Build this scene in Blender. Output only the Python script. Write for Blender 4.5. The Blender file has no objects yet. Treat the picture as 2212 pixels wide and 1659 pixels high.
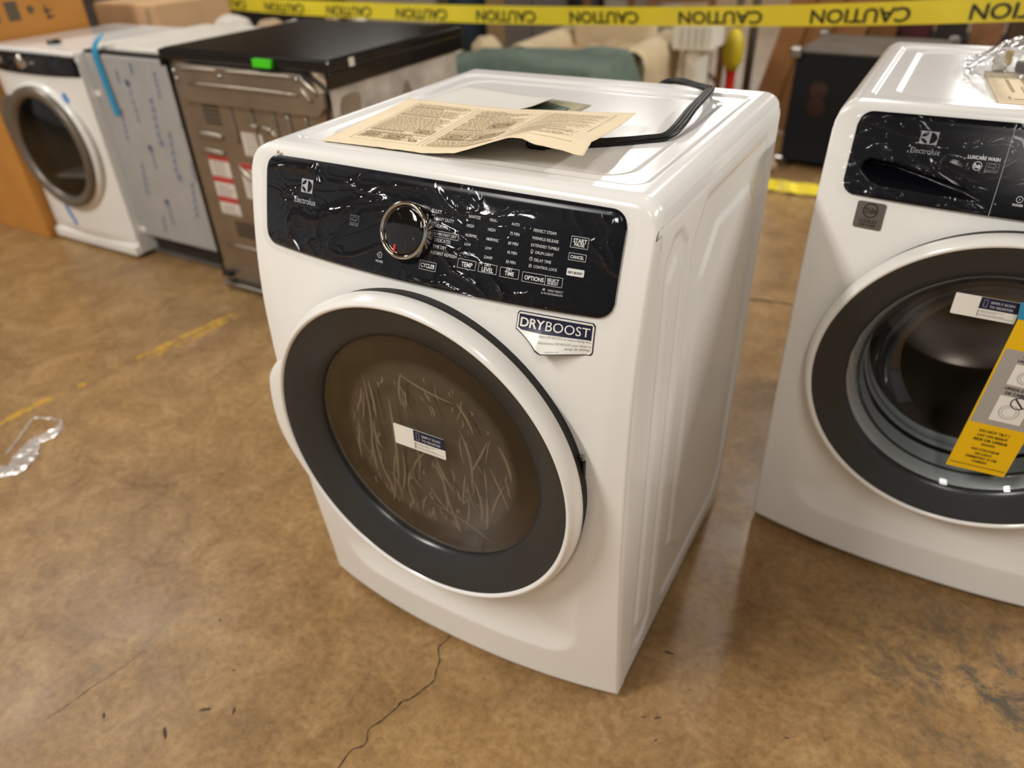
import bpy, bmesh, math, random
from mathutils import Matrix, Vector, noise
random.seed(7)
PI = math.pi
scene = bpy.context.scene
col = scene.collection

# ------------------------------------------------------------------ camera
cam_d = bpy.data.cameras.new('camera')
cam = bpy.data.objects.new('camera', cam_d); col.objects.link(cam)
CX, CY, CZ = 0.6143, -0.8284, 1.2813
YAW, PITCH, ROLL, FPX = -0.54141, 0.58878, -0.04008, 1574.05
def cam_matrix():
    f = Vector((math.sin(YAW)*math.cos(PITCH), math.cos(YAW)*math.cos(PITCH), -math.sin(PITCH)))
    r = Vector((math.cos(YAW), -math.sin(YAW), 0)); u = r.cross(f)
    r2 = math.cos(ROLL)*r + math.sin(ROLL)*u; u2 = -math.sin(ROLL)*r + math.cos(ROLL)*u
    m = Matrix((r2, u2, -f)).transposed().to_4x4(); m.translation = (CX, CY, CZ)
    return m
cam.matrix_world = cam_matrix()
cam_d.sensor_width = 36; cam_d.lens = FPX/2212*36; cam_d.clip_start = .05; cam_d.clip_end = 60
cam_d.dof.use_dof = True; cam_d.dof.focus_distance = 1.0; cam_d.dof.aperture_fstop = 2.5
scene.camera = cam

# ------------------------------------------------------------------ light
scene.view_settings.view_transform = 'Standard'; scene.view_settings.look = 'None'
scene.view_settings.gamma = 1; scene.view_settings.use_curve_mapping = False
scene.view_settings.exposure = 0.0
w = bpy.data.worlds.new('hall_ambient'); scene.world = w; w.use_nodes = True
w.node_tree.nodes['Background'].inputs[0].default_value = (.97, .94, .90, 1)
w.node_tree.nodes['Background'].inputs[1].default_value = .34
def tube_light(x, y, z, sx, sy, power, colr=(1, .975, .925)):
    l = bpy.data.lights.new('ceiling_tube', 'AREA'); l.shape = 'RECTANGLE'; l.size = sx; l.size_y = sy
    l.energy = power; l.color = colr
    o = bpy.data.objects.new('ceiling_tube', l); o.location = (x, y, z); col.objects.link(o)
tube_light(-1.7, -2.9, 3.9, .35, 2.0, 190)
tube_light(1.3, -2.9, 3.9, .35, 2.0, 60)
tube_light(4.6, 3.4, 3.9, .5, 2.4, 390)
tube_light(-4.4, .4, 3.9, .5, 2.4, 100)
tube_light(-.02, 4.6, 3.9, .16, 2.6, 60)
tube_light(-3.2, 8.6, 3.9, .5, 2.0, 60)
tube_light(-3.0, 13.4, 3.9, 1.2, 3.0, 160)
tube_light(1.1, 14.5, 3.9, 1.0, 3.0, 100)
tube_light(-9.6, 11.0, 3.9, 1.0, 3.0, 100)
cy = scene.cycles
cy.max_bounces = 5; cy.diffuse_bounces = 3; cy.glossy_bounces = 2; cy.transmission_bounces = 4; cy.transparent_max_bounces = 10
cy.use_adaptive_sampling = True; cy.adaptive_threshold = .045
cy.caustics_reflective = False; cy.caustics_refractive = False

# ------------------------------------------------------------------ materials
def lin(c):
    return tuple((v/12.92 if v <= .04045 else ((v+.055)/1.055)**2.4) for v in c)
def hx(s):
    return lin(tuple(int(s[i:i+2], 16)/255 for i in (0, 2, 4)))
M = {}
def mat(name, c, rough=.5, metal=0., spec=.5, coat=0., var=0., vscale=8., bump=0., bscale=40., emit=None, alpha=1., trans=0., c2=None):
    """Principled surface with noise-driven colour variation and relief."""
    m = bpy.data.materials.new(name); m.use_nodes = True
    nt = m.node_tree; b = nt.nodes['Principled BSDF']
    c = hx(c) if isinstance(c, str) else c
    b.inputs['Base Color'].default_value = (*c, 1)
    b.inputs['Roughness'].default_value = rough; b.inputs['Metallic'].default_value = metal
    b.inputs['Specular IOR Level'].default_value = spec; b.inputs['Coat Weight'].default_value = coat
    b.inputs['Coat Roughness'].default_value = .05
    b.inputs['Alpha'].default_value = alpha; b.inputs['Transmission Weight'].default_value = trans
    tc = nt.nodes.new('ShaderNodeTexCoord')
    if var or c2:
        n = nt.nodes.new('ShaderNodeTexNoise'); n.inputs['Scale'].default_value = vscale; n.inputs['Detail'].default_value = 6
        nt.links.new(tc.outputs['Object'], n.inputs['Vector'])
        r = nt.nodes.new('ShaderNodeValToRGB')
        lo = tuple(v*(1-var) for v in c); hi = hx(c2) if isinstance(c2, str) else (c2 or tuple(min(1, v*(1+var)) for v in c))
        r.color_ramp.elements[0].position = .35; r.color_ramp.elements[1].position = .65
        r.color_ramp.elements[0].color = (*lo, 1); r.color_ramp.elements[1].color = (*hi, 1)
        nt.links.new(n.outputs['Fac'], r.inputs['Fac']); nt.links.new(r.outputs['Color'], b.inputs['Base Color'])
    if bump:
        n2 = nt.nodes.new('ShaderNodeTexNoise'); n2.inputs['Scale'].default_value = bscale; n2.inputs['Detail'].default_value = 4
        nt.links.new(tc.outputs['Object'], n2.inputs['Vector'])
        bp = nt.nodes.new('ShaderNodeBump'); bp.inputs['Strength'].default_value = bump; bp.inputs['Distance'].default_value = .002
        nt.links.new(n2.outputs['Fac'], bp.inputs['Height']); nt.links.new(bp.outputs['Normal'], b.inputs['Normal'])
    if emit:
        b.inputs['Emission Color'].default_value = (*c, 1); b.inputs['Emission Strength'].default_value = emit
    M[name] = m
    return m
def clear_mat(name, tint=(1, 1, 1), rough=.05, base=.04, edge=.5, bump=0., bscale=60., haze=0., hazecol=(.8, .8, .8), blend=.35):
    """Clear sheet: transparent with a fresnel sheen, optional milky haze."""
    m = bpy.data.materials.new(name); m.use_nodes = True; nt = m.node_tree; nt.nodes.clear()
    out = nt.nodes.new('ShaderNodeOutputMaterial'); mix = nt.nodes.new('ShaderNodeMixShader')
    tr = nt.nodes.new('ShaderNodeBsdfTransparent'); gl = nt.nodes.new('ShaderNodeBsdfGlossy')
    tr.inputs[0].default_value = (*tint, 1); gl.inputs['Roughness'].default_value = rough
    lw = nt.nodes.new('ShaderNodeLayerWeight'); lw.inputs['Blend'].default_value = blend
    mr = nt.nodes.new('ShaderNodeMapRange'); mr.inputs['To Min'].default_value = base; mr.inputs['To Max'].default_value = edge
    nt.links.new(lw.outputs['Facing'], mr.inputs['Value']); nt.links.new(mr.outputs['Result'], mix.inputs[0])
    nt.links.new(gl.outputs[0], mix.inputs[2])
    if haze:
        df = nt.nodes.new('ShaderNodeBsdfDiffuse'); df.inputs[0].default_value = (*hazecol, 1)
        m2 = nt.nodes.new('ShaderNodeMixShader'); m2.inputs[0].default_value = haze
        nt.links.new(tr.outputs[0], m2.inputs[1]); nt.links.new(df.outputs[0], m2.inputs[2]); nt.links.new(m2.outputs[0], mix.inputs[1])
    else:
        nt.links.new(tr.outputs[0], mix.inputs[1])
    if bump:
        tc = nt.nodes.new('ShaderNodeTexCoord'); n2 = nt.nodes.new('ShaderNodeTexNoise'); n2.inputs['Scale'].default_value = bscale; n2.inputs['Detail'].default_value = 5
        nt.links.new(tc.outputs['Object'], n2.inputs['Vector'])
        bp = nt.nodes.new('ShaderNodeBump'); bp.inputs['Strength'].default_value = bump; bp.inputs['Distance'].default_value = .003
        nt.links.new(n2.outputs['Fac'], bp.inputs['Height']); nt.links.new(bp.outputs['Normal'], gl.inputs['Normal'])
    nt.links.new(mix.outputs[0], out.inputs[0]); M[name] = m
    return m

mat('white_enamel', 'F1EEE8', .22, spec=.45, coat=.05, var=.012, vscale=3)
mat('white_top', 'F0EDEA', .18, spec=.45, coat=.05, var=.012, vscale=3)
mat('white_side', 'F0EFEC', .2, spec=.45, coat=.05, var=.012, vscale=3)
mat('white_plastic', 'F1EEE8', .16, coat=.1, var=.01)
mat('panel_navy', '090A10', .22, spec=.20, coat=0., var=.08, vscale=5)
mat('print_white', 'E6E6E6', .5, var=.02)
mat('print_silver', 'B9BCC2', .4, var=.03)
mat('print_grey', '8A8C90', .5, var=.03)
mat('print_black', '14130F', .6, var=.1)
mat('navy', '141B38', .4, var=.05)
mat('sticker_white', 'EFEBE2', .35, var=.02)
mat('bezel', '313333', .26, spec=.45, coat=0., var=.04, vscale=10)
mat('bezel_back', '303434', .3, coat=.2, var=.05)
mat('chrome', 'CFC9C0', .08, metal=1, var=.03)
mat('steel', 'A8A49C', .28, metal=1, var=.06)
mat('knob_black', '060607', .04, coat=1., var=.05)
mat('red_plastic', 'C8241E', .4, var=.05)
mat('black_plastic', '0C0C0D', .32, var=.1)
mat('black_rubber', '0A0A0B', .34, spec=.35, var=.1)
mat('dark_cavity', '120F0C', .6, var=.1)
clear_mat('wrinkled_film', (1, 1, 1), .10, .007, .46, bump=.10, bscale=70, blend=.18)
clear_mat('window_glass', (.70, .67, .62), .05, .03, .35)
clear_mat('dark_glass', (.5, .48, .46), .05, .02, .22)
clear_mat('washer_glass', (.88, .88, .88), .03, .03, .45)
clear_mat('bag_film', (.97, .97, .97), .12, .10, .75, bump=.9, bscale=55, haze=.16, hazecol=(.9, .88, .85))
clear_mat('scrap_film', (.98, .97, .96), .2, .12, .6, bump=.6, bscale=40, haze=.42, hazecol=(.92, .84, .80))
mat('window_brown', '1E1711', .4, var=.06)
mat('crease_film', 'A29A8B', .3, var=.06)
mat('newsprint', 'F6E2BF', .75, var=.04, vscale=14, bump=.08, bscale=120)
mat('news_ink', 'AD9A77', .8, var=.08)
mat('news_ink_dark', '5E5240', .8, var=.08)
mat('paper_white', 'E9E4DC', .55, var=.02)
mat('leaf_green', '2F4A32', .35, var=.2, vscale=30)
mat('leaf_yellow', 'C7A640', .45, var=.15, vscale=30)
mat('olive', 'A9A27E', .5, var=.08)
mat('tag_yellow', 'F0BE0A', .5, var=.02)
mat('tag_grey', 'A8A29A', .6, var=.02)
mat('blue_tape', '2E8FB8', .5, var=.06, vscale=30)
mat('blue_tape_bright', '3B86D0', .5, var=.05)
mat('cardboard', 'BE8238', .8, var=.06, vscale=6, bump=.1, bscale=30)
mat('cardboard_pale', 'D9B083', .8, var=.05)
mat('cardboard_dark', '8A5E34', .8, var=.1)
mat('ring_bronze', '73685C', .35, metal=.3, var=.05)
mat('galvanized', 'A5998A', .36, metal=.85, var=.10, vscale=9, bump=.05)
mat('black_glass', '1A1715', .14, coat=.6, var=.1)
mat('black_enamel', '0A0808', .25, coat=.3, var=.1)
mat('label_red', 'B8403C', .5, var=.05)
mat('label_white', 'D8CFC2', .6, var=.03)
mat('label_text', '9A8F82', .6, var=.05)
mat('green_sticker', '49D614', .5, var=.05)
mat('dw_grey', 'AEACAA', .6, var=.05)
mat('foam_white', 'DAD2C6', .7, var=.06, vscale=10, bump=.2)
mat('glass_green', '52635C', .12, spec=.6, var=.1)
mat('blanket_green', '5F6E62', .9, var=.12, vscale=12, bump=.6, bscale=60)
mat('beige_fabric', 'C9B592', .9, var=.08, vscale=8, bump=.5, bscale=120)
mat('tan_cloth', 'B39A7A', .9, var=.14, vscale=14, bump=.5, bscale=60)
mat('wood_mid', '8A5F3C', .55, var=.2, vscale=12)
mat('wood_dark', '4A3324', .55, var=.2, vscale=10)
mat('plaster', 'E2DCCE', .7, var=.06, vscale=10)
mat('yellow_plastic', 'C9B21E', .45, var=.15, vscale=8)
mat('pole_grey', '77726A', .4, metal=.5, var=.08)
mat('panel_brown', '8E5E2C', .7, var=.12, vscale=5)
mat('speaker_carpet', '17191C', .95, var=.2, vscale=60, bump=.8, bscale=200)
mat('speaker_top', '5E554A', .6, var=.15, vscale=8)
mat('speaker_decal', '3A241A', .8, var=.2)
mat('shelf_dark', '2A221E', .7, var=.2)
mat('cabinet_cream', 'A89C88', .7, var=.06)
mat('cabinet_grey', '6E665E', .7, var=.08)
mat('cloth_blue', '26323A', .9, var=.2)
mat('maroon', '4A1A1E', .7, var=.2)
mat('wall_paint', '8A8074', .85, var=.08, vscale=2)
mat('ceiling_paint', '9A9388', .9, var=.05, vscale=2)
mat('tape_yellow', 'F7E03A', .35, var=.05, vscale=6)
mat('tape_print', '2A2A16', .5, var=.05)
mat('yellow_paint', 'B58A2C', .7, var=.2, vscale=40)
mat('crack_dark', '3A2E22', .95, var=.2, vscale=80)
mat('grime', '4A4238', .9, var=.2, vscale=60)
mat('debris', '5E4C3E', .9, var=.2, vscale=60)
mat('gasket', 'A8AEAE', .3, coat=.2, var=.05)
mat('drum_steel', 'A2968A', .25, metal=.75, var=.10, vscale=6)
mat('tide_plate', '7C746A', .32, metal=.9, var=.06, vscale=20)

def dot_material():
    """Door window: brown smoked plate with a fine printed dot screen."""
    m = mat('window_screen', '3A332A', .35, var=.05); nt = m.node_tree; b = nt.nodes['Principled BSDF']
    tc = nt.nodes.new('ShaderNodeTexCoord'); v = nt.nodes.new('ShaderNodeTexVoronoi')
    v.inputs['Scale'].default_value = 420; v.inputs['Randomness'].default_value = 0
    nt.links.new(tc.outputs['Object'], v.inputs['Vector'])
    sb = nt.nodes.new('ShaderNodeVectorMath'); sb.operation = 'SUBTRACT'; sb.inputs[1].default_value = (.004, -.09, .519)
    ln = nt.nodes.new('ShaderNodeVectorMath'); ln.operation = 'LENGTH'
    nt.links.new(tc.outputs['Object'], sb.inputs[0]); nt.links.new(sb.outputs[0], ln.inputs[0])
    mr = nt.nodes.new('ShaderNodeMapRange'); mr.inputs['From Min'].default_value = .148; mr.inputs['From Max'].default_value = .192
    mr.inputs['To Min'].default_value = .75; mr.inputs['To Max'].default_value = .02
    nt.links.new(ln.outputs['Value'], mr.inputs['Value'])
    # printed dots shrink towards the rim
    lt = nt.nodes.new('ShaderNodeMath'); lt.operation = 'SUBTRACT'; nt.links.new(mr.outputs['Result'], lt.inputs[0]); nt.links.new(v.outputs['Distance'], lt.inputs[1])
    r = nt.nodes.new('ShaderNodeValToRGB'); r.color_ramp.elements[0].position = -0.0; r.color_ramp.elements[1].position = .12
    r.color_ramp.elements[0].color = (*hx('231B14'), 1); r.color_ramp.elements[1].color = (*hx('68625A'), 1)
    nt.links.new(lt.outputs[0], r.inputs['Fac']); nt.links.new(r.outputs['Color'], b.inputs['Base Color'])
dot_material()

def floor_material():
    m = bpy.data.materials.new('sealed_concrete'); m.use_nodes = True; nt = m.node_tree; b = nt.nodes['Principled BSDF']
    tc = nt.nodes.new('ShaderNodeTexCoord')
    def nz(scale, detail, rough=.6, dist=0.):
        n = nt.nodes.new('ShaderNodeTexNoise'); n.inputs['Scale'].default_value = scale; n.inputs['Detail'].default_value = detail
        n.inputs['Roughness'].default_value = rough; n.inputs['Distortion'].default_value = dist
        nt.links.new(tc.outputs['Object'], n.inputs['Vector']); return n
    def ramp(src, *st):
        r = nt.nodes.new('ShaderNodeValToRGB'); e = r.color_ramp.elements
        while len(e) < len(st): e.new(.5)
        for k, (p, c) in enumerate(st): e[k].position = p; e[k].color = (*c, 1)
        nt.links.new(src, r.inputs['Fac']); return r
    def mix(kind, fac, a, c):
        x = nt.nodes.new('ShaderNodeMix'); x.data_type = 'RGBA'; x.blend_type = kind
        x.inputs['Factor'].default_value = fac if not hasattr(fac, 'links') else 0
        if hasattr(fac, 'links'): nt.links.new(fac, x.inputs['Factor'])
        nt.links.new(a, x.inputs['A']); nt.links.new(c, x.inputs['B']); return x.outputs['Result']
    big = ramp(nz(1.7, 6, .6, .4).outputs['Fac'], (.28, hx('7C5E3E')), (.5, hx('9B7A4E')), (.74, hx('AF8B58')))
    mid = ramp(nz(8, 10, .72, .7).outputs['Fac'], (.32, hx('6C5238')), (.5, hx('9A7A52')), (.66, hx('BB9A6E')))
    c1 = mix('MIX', .5, big.outputs['Color'], mid.outputs['Color'])
    fine = ramp(nz(60, 6, .7).outputs['Fac'], (.3, (.60, .57, .54)), (.62, (1.06, 1.05, 1.04)))
    c2 = mix('MULTIPLY', .85, c1, fine.outputs['Color'])
    spots = ramp(nz(26, 10, .75, 1.2).outputs['Fac'], (.27, (.40, .37, .35)), (.38, (1, 1, 1)))
    c3 = mix('MULTIPLY', .8, c2, spots.outputs['Color'])
    # hairline crazing
    v = nt.nodes.new('ShaderNodeTexVoronoi'); v.feature = 'DISTANCE_TO_EDGE'; v.inputs['Scale'].default_value = 5
    vm = nt.nodes.new('ShaderNodeMix'); vm.data_type = 'VECTOR'; vm.inputs['Factor'].default_value = .12
    nt.links.new(tc.outputs['Object'], vm.inputs['A']); nt.links.new(nz(9, 5).outputs['Color'], vm.inputs['B'])
    nt.links.new(vm.outputs['Result'], v.inputs['Vector'])
    hair = ramp(v.outputs['Distance'], (.0, (.72, .68, .64)), (.006, (1, 1, 1)))
    gate = ramp(nz(1.3, 3).outputs['Fac'], (.52, (0, 0, 0)), (.6, (1, 1, 1)))
    c4 = mix('MULTIPLY', gate.outputs['Color'], c3, hair.outputs['Color'])
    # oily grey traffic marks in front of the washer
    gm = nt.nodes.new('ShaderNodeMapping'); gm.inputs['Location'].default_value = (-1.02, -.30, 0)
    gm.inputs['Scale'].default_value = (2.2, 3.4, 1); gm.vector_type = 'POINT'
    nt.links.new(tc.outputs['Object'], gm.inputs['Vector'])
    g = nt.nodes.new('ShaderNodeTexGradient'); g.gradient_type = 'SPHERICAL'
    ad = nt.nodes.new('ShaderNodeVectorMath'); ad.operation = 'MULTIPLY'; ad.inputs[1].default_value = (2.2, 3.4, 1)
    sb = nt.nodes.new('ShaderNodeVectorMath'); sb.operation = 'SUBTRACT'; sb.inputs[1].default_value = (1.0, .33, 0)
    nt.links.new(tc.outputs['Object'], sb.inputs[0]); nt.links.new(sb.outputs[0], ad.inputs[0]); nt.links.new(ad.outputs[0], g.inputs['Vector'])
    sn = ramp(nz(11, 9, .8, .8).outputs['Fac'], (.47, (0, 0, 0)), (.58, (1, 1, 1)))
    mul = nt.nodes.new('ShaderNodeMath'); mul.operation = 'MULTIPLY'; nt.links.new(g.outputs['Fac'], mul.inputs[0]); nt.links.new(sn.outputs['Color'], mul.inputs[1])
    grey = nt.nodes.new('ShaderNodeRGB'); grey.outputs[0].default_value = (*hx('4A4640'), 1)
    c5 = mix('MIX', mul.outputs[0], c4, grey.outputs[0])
    nt.links.new(c5, b.inputs['Base Color'])
    rr = ramp(nz(5, 6).outputs['Fac'], (.3, (.26, .26, .26)), (.7, (.42, .42, .42)))
    nt.links.new(rr.outputs['Color'], b.inputs['Roughness']); b.inputs['Specular IOR Level'].default_value = .3
    bp = nt.nodes.new('ShaderNodeBump'); bp.inputs['Strength'].default_value = .12; bp.inputs['Distance'].default_value = .003
    nt.links.new(nz(45, 6, .7).outputs['Fac'], bp.inputs['Height']); nt.links.new(bp.outputs['Normal'], b.inputs['Normal'])
    M['floor'] = m
floor_material()

# ------------------------------------------------------------------ mesh helpers
def mk(name, verts, faces, m, parent=None, smooth=True, loc=None):
    me = bpy.data.meshes.new(name); me.from_pydata([tuple(v) for v in verts], [], faces); me.update()
    if smooth: me.shade_smooth()
    me.materials.append(M[m] if isinstance(m, str) else m)
    o = bpy.data.objects.new(name, me); col.objects.link(o)
    if parent: o.parent = parent
    if loc: o.location = loc
    return o
def from_bm(name, bm, m, parent=None, smooth=False, loc=None):
    me = bpy.data.meshes.new(name); bmesh.ops.recalc_face_normals(bm, faces=bm.faces); bm.to_mesh(me); bm.free()
    if smooth: me.shade_smooth()
    me.materials.append(M[m]); o = bpy.data.objects.new(name, me); col.objects.link(o)
    if parent: o.parent = parent
    if loc: o.location = loc
    return o
def tag(o, label, cat, group=None, kind=None):
    o['label'] = label; o['category'] = cat
    if group: o['group'] = group
    if kind: o['kind'] = kind
    return o
def empty(name, loc, label, cat, rz=0, group=None):
    o = bpy.data.objects.new(name, None); col.objects.link(o); o.location = loc; o.rotation_euler.z = rz
    o.empty_display_size = .1
    return tag(o, label, cat, group)
def add_box(bm, x0, x1, y0, y1, z0, z1, r=0., seg=2, mtx=None):
    g = bmesh.ops.create_cube(bm, size=1)
    for v in g['verts']:
        v.co = Vector(((x0+x1)/2 + v.co.x*(x1-x0), (y0+y1)/2 + v.co.y*(y1-y0), (z0+z1)/2 + v.co.z*(z1-z0)))
    vs = g['verts']
    if r:
        es = list({e for v in vs for e in v.link_edges})
        res = bmesh.ops.bevel(bm, geom=es, offset=r, segments=seg, affect='EDGES', profile=.5)
        vs = res['verts'] + [v for v in vs if v.is_valid]
    if mtx:
        for v in set(vs): v.co = mtx @ v.co
    return vs
def box(name, x0, x1, y0, y1, z0, z1, m, parent=None, r=0., seg=2, mtx=None, smooth=False):
    bm = bmesh.new(); add_box(bm, x0, x1, y0, y1, z0, z1, r, seg, mtx)
    return from_bm(name, bm, m, parent, smooth)
def lathe(name, prof, m, parent=None, zc=0., seg=96, a0=0., a1=2*PI, dr=None, axis='Y', smooth=True):
    """Revolve (r, h) about Y (through z=zc) or about Z. dr(angle, k) adds to the radius."""
    vs, fs = [], []; full = abs(a1-a0-2*PI) < 1e-6; n = seg if full else seg+1
    for i in range(n):
        a = a0+(a1-a0)*i/seg
        for k, (r, h) in enumerate(prof):
            q = r+(dr(a, k) if dr else 0)
            vs.append((q*math.cos(a), h, zc+q*math.sin(a)) if axis == 'Y' else (q*math.cos(a), q*math.sin(a), h))
    P = len(prof)
    for i in range(seg):
        j = (i+1) % n
        for k in range(P-1):
            f = (i*P+k, i*P+k+1, j*P+k+1, j*P+k)
            fs.append(f if axis == 'Y' else f[::-1])
    o = mk(name, vs, fs, m, parent, smooth)
    return o
def tube(name, pts, r, m, parent=None, seg=10, flat=None, cap=True):
    vs, fs = [], []; pts = [Vector(p) for p in pts]; n = len(pts); up = Vector((0, 0, 1))
    for i, p in enumerate(pts):
        t = (pts[min(i+1, n-1)]-pts[max(i-1, 0)]).normalized()
        s = t.cross(up); s = s.normalized() if s.length > 1e-4 else Vector((1, 0, 0)); u = s.cross(t)
        for k in range(seg):
            a = 2*PI*k/seg; rr = r(i/(n-1)) if callable(r) else r
            vs.append(p+s*math.cos(a)*rr+u*math.sin(a)*rr)
    for i in range(n-1):
        for k in range(seg):
            k2 = (k+1) % seg; fs.append((i*seg+k, i*seg+k2, (i+1)*seg+k2, (i+1)*seg+k))
    if cap: fs.append(tuple(range(seg))[::-1]); fs.append(tuple((n-1)*seg+k for k in range(seg)))
    return mk(name, vs, fs, m, parent)
def spline(pts, n):
    """Catmull-Rom through the points."""
    out = []; P = [Vector(p) for p in pts]; L = len(P)-1
    for i in range(n+1):
        t = i/n*L; k = min(int(t), L-1); f = t-k
        a, b, c, d = P[max(k-1, 0)], P[k], P[k+1], P[min(k+2, L)]
        out.append(.5*((2*b)+(c-a)*f+(2*a-5*b+4*c-d)*f*f+(3*b-a-3*c+d)*f**3))
    return out
def lerp_tab(T, z):
    if z <= T[0][0]: return T[0][1]
    for (a, b), (c, d) in zip(T, T[1:]):
        if z <= c:
            f = (z-a)/(c-a); return b+(d-b)*f
    return T[-1][1]
def sstep(a, b, x):
    t = max(0, min(1, (x-a)/(b-a))); return t*t*(3-2*t)
def grid(name, us, vs_, fn, m, parent=None, keep=None, flip=False, smooth=True):
    verts = [fn(u, v) for v in vs_ for u in us]; n = len(us); fs = []
    for j in range(len(vs_)-1):
        for i in range(n-1):
            if keep and not keep((us[i]+us[i+1])/2, (vs_[j]+vs_[j+1])/2): continue
            f = (j*n+i, j*n+i+1, (j+1)*n+i+1, (j+1)*n+i); fs.append(f[::-1] if flip else f)
    return mk(name, verts, fs, m, parent, smooth)
def lin_sp(a, b, n): return [a+(b-a)*i/n for i in range(n+1)]

# ---- lettering: outlines of a font turned into flat mesh, mapped onto a surface
_tc = {}
def text_raw(s, bold=False, narrow=1.0):
    key = (s, bold)
    if key not in _tc:
        c = bpy.data.curves.new('t', 'FONT'); c.body = s; c.size = 1; c.resolution_u = 3; c.align_x = 'LEFT'
        if bold: c.offset = .022
        o = bpy.data.objects.new('t', c); col.objects.link(o)
        dg = bpy.context.evaluated_depsgraph_get(); me = bpy.data.meshes.new_from_object(o.evaluated_get(dg))
        vs = [(v.co.x, v.co.y) for v in me.vertices]; fs = [tuple(p.vertices) for p in me.polygons]
        bpy.data.objects.remove(o); bpy.data.curves.remove(c); bpy.data.meshes.remove(me)
        x0 = min(v[0] for v in vs); x1 = max(v[0] for v in vs); y0 = min(v[1] for v in vs); y1 = max(v[1] for v in vs)
        _tc[key] = ([((v[0]-(x0+x1)/2)/(x1-x0), (v[1]-(y0+y1)/2)/(x1-x0)) for v in vs], fs, (y1-y0)/(x1-x0))
    return _tc[key]
class Print:
    """Collects flat print (text, frames, discs) in 2D and maps it onto a surface."""
    def __init__(s): s.v = []; s.f = []
    def text(s, t, x, y, width, bold=False, rot=0., hs=1.0, height=None):
        vs, fs, asp = text_raw(t, bold); b = len(s.v); c, n = math.cos(rot), math.sin(rot)
        if height: hs = height/(asp*width)
        for (a, q) in vs:
            a *= width; q *= width*hs; s.v.append((x+a*c-q*n, y+a*n+q*c))
        s.f += [tuple(b+i for i in f) for f in fs]
    def poly(s, pts):
        b = len(s.v); s.v += list(pts); s.f.append(tuple(range(b, b+len(pts))))
    def rect(s, x0, y0, x1, y1, n=1):
        for k in range(n):
            a = x0+(x1-x0)*k/n; c = x0+(x1-x0)*(k+1)/n
            s.poly([(a, y0), (c, y0), (c, y1), (a, y1)])
    def frame(s, x0, y0, x1, y1, t, n=4):
        s.rect(x0, y0, x1, y0+t, n); s.rect(x0, y1-t, x1, y1, n); s.rect(x0, y0+t, x0+t, y1-t); s.rect(x1-t, y0+t, x1, y1-t)
    def rrect(s, x0, y0, x1, y1, r):
        pts = []
        for cx, cy, a in ((x1-r, y1-r, 0), (x0+r, y1-r, 90), (x0+r, y0+r, 180), (x1-r, y0+r, 270)):
            for k in range(5): b = math.radians(a+k*22.5); pts.append((cx+r*math.cos(b), cy+r*math.sin(b)))
        s.poly(pts)
    def ring(s, x, y, r0, r1, n=32, a0=0., a1=2*PI):
        for k in range(n):
            a = a0+(a1-a0)*k/n; c = a0+(a1-a0)*(k+1)/n
            s.poly([(x+r0*math.cos(a), y+r0*math.sin(a)), (x+r1*math.cos(a), y+r1*math.sin(a)), (x+r1*math.cos(c), y+r1*math.sin(c)), (x+r0*math.cos(c), y+r0*math.sin(c))])
    def disc(s, x, y, r, n=24): s.poly([(x+r*math.cos(2*PI*k/n), y+r*math.sin(2*PI*k/n)) for k in range(n)])
    def line(s, x0, y0, x1, y1, t):
        d = Vector((x1-x0, y1-y0)); 
        if d.length < 1e-9: return
        p = Vector((-d.y, d.x)).normalized()*t/2
        s.poly([(x0-p.x, y0-p.y), (x1-p.x, y1-p.y), (x1+p.x, y1+p.y), (x0+p.x, y0+p.y)])
    def build(s, name, fn, m, parent): return mk(name, [fn(a, b) for a, b in s.v], s.f, m, parent, False)

def emblem(p, q, x0, y0, x1, y1):
    """Square badge with a round four-part emblem: p gets the light square parts, q the dark parts."""
    p.rect(x0, y0, x1, y1); cx, cy = (x0+x1)/2, (y0+y1)/2; R = (x1-x0)*.45; hh = (y1-y0)/(x1-x0)
    def E(pts): q.poly([(cx+a*R, cy+b*R*hh) for a, b in pts])
    N = 14
    # left upper leaf, left lower leaf, right half disc
    arc = lambda a, b: [(math.cos(math.radians(a+(b-a)*k/N)), math.sin(math.radians(a+(b-a)*k/N))) for k in range(N+1)]
    def curve(p0, p1, p2): return [((1-t)**2*p0[0]+2*t*(1-t)*p1[0]+t*t*p2[0], (1-t)**2*p0[1]+2*t*(1-t)*p1[1]+t*t*p2[1]) for t in (k/N for k in range(1, N))]
    E(arc(97, 172) + curve((-.99, .14), (-.2, .14), (-.12, .99)))
    E(arc(188, 263) + curve((-.12, -.99), (-.2, -.14), (-.99, -.14)))
    E(arc(-80, 80) + [(.17, .98), (.17, -.98)])

# ------------------------------------------------------------------ setting
S = 16
fl = grid('floor', lin_sp(-9, 7, 32), lin_sp(-5, 19, 48), lambda u, v: (u, v, 0), 'floor', smooth=False); fl['kind'] = 'structure'
wb = box('wall_back', -14, 8, 19, 19.2, 0, 4.3, 'wall_paint'); wb['kind'] = 'structure'
wl = box('wall_left', -14.2, -14, -5, 19.2, 0, 4.3, 'wall_paint'); wl['kind'] = 'structure'
ce = box('ceiling', -14.2, 8, -6, 19.2, 4.3, 4.4, 'ceiling_paint'); ce['kind'] = 'structure'
fl2 = box('floor', -14.2, -9, -5, 19, -.1, 0, 'floor'); fl2['kind'] = 'structure'

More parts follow.
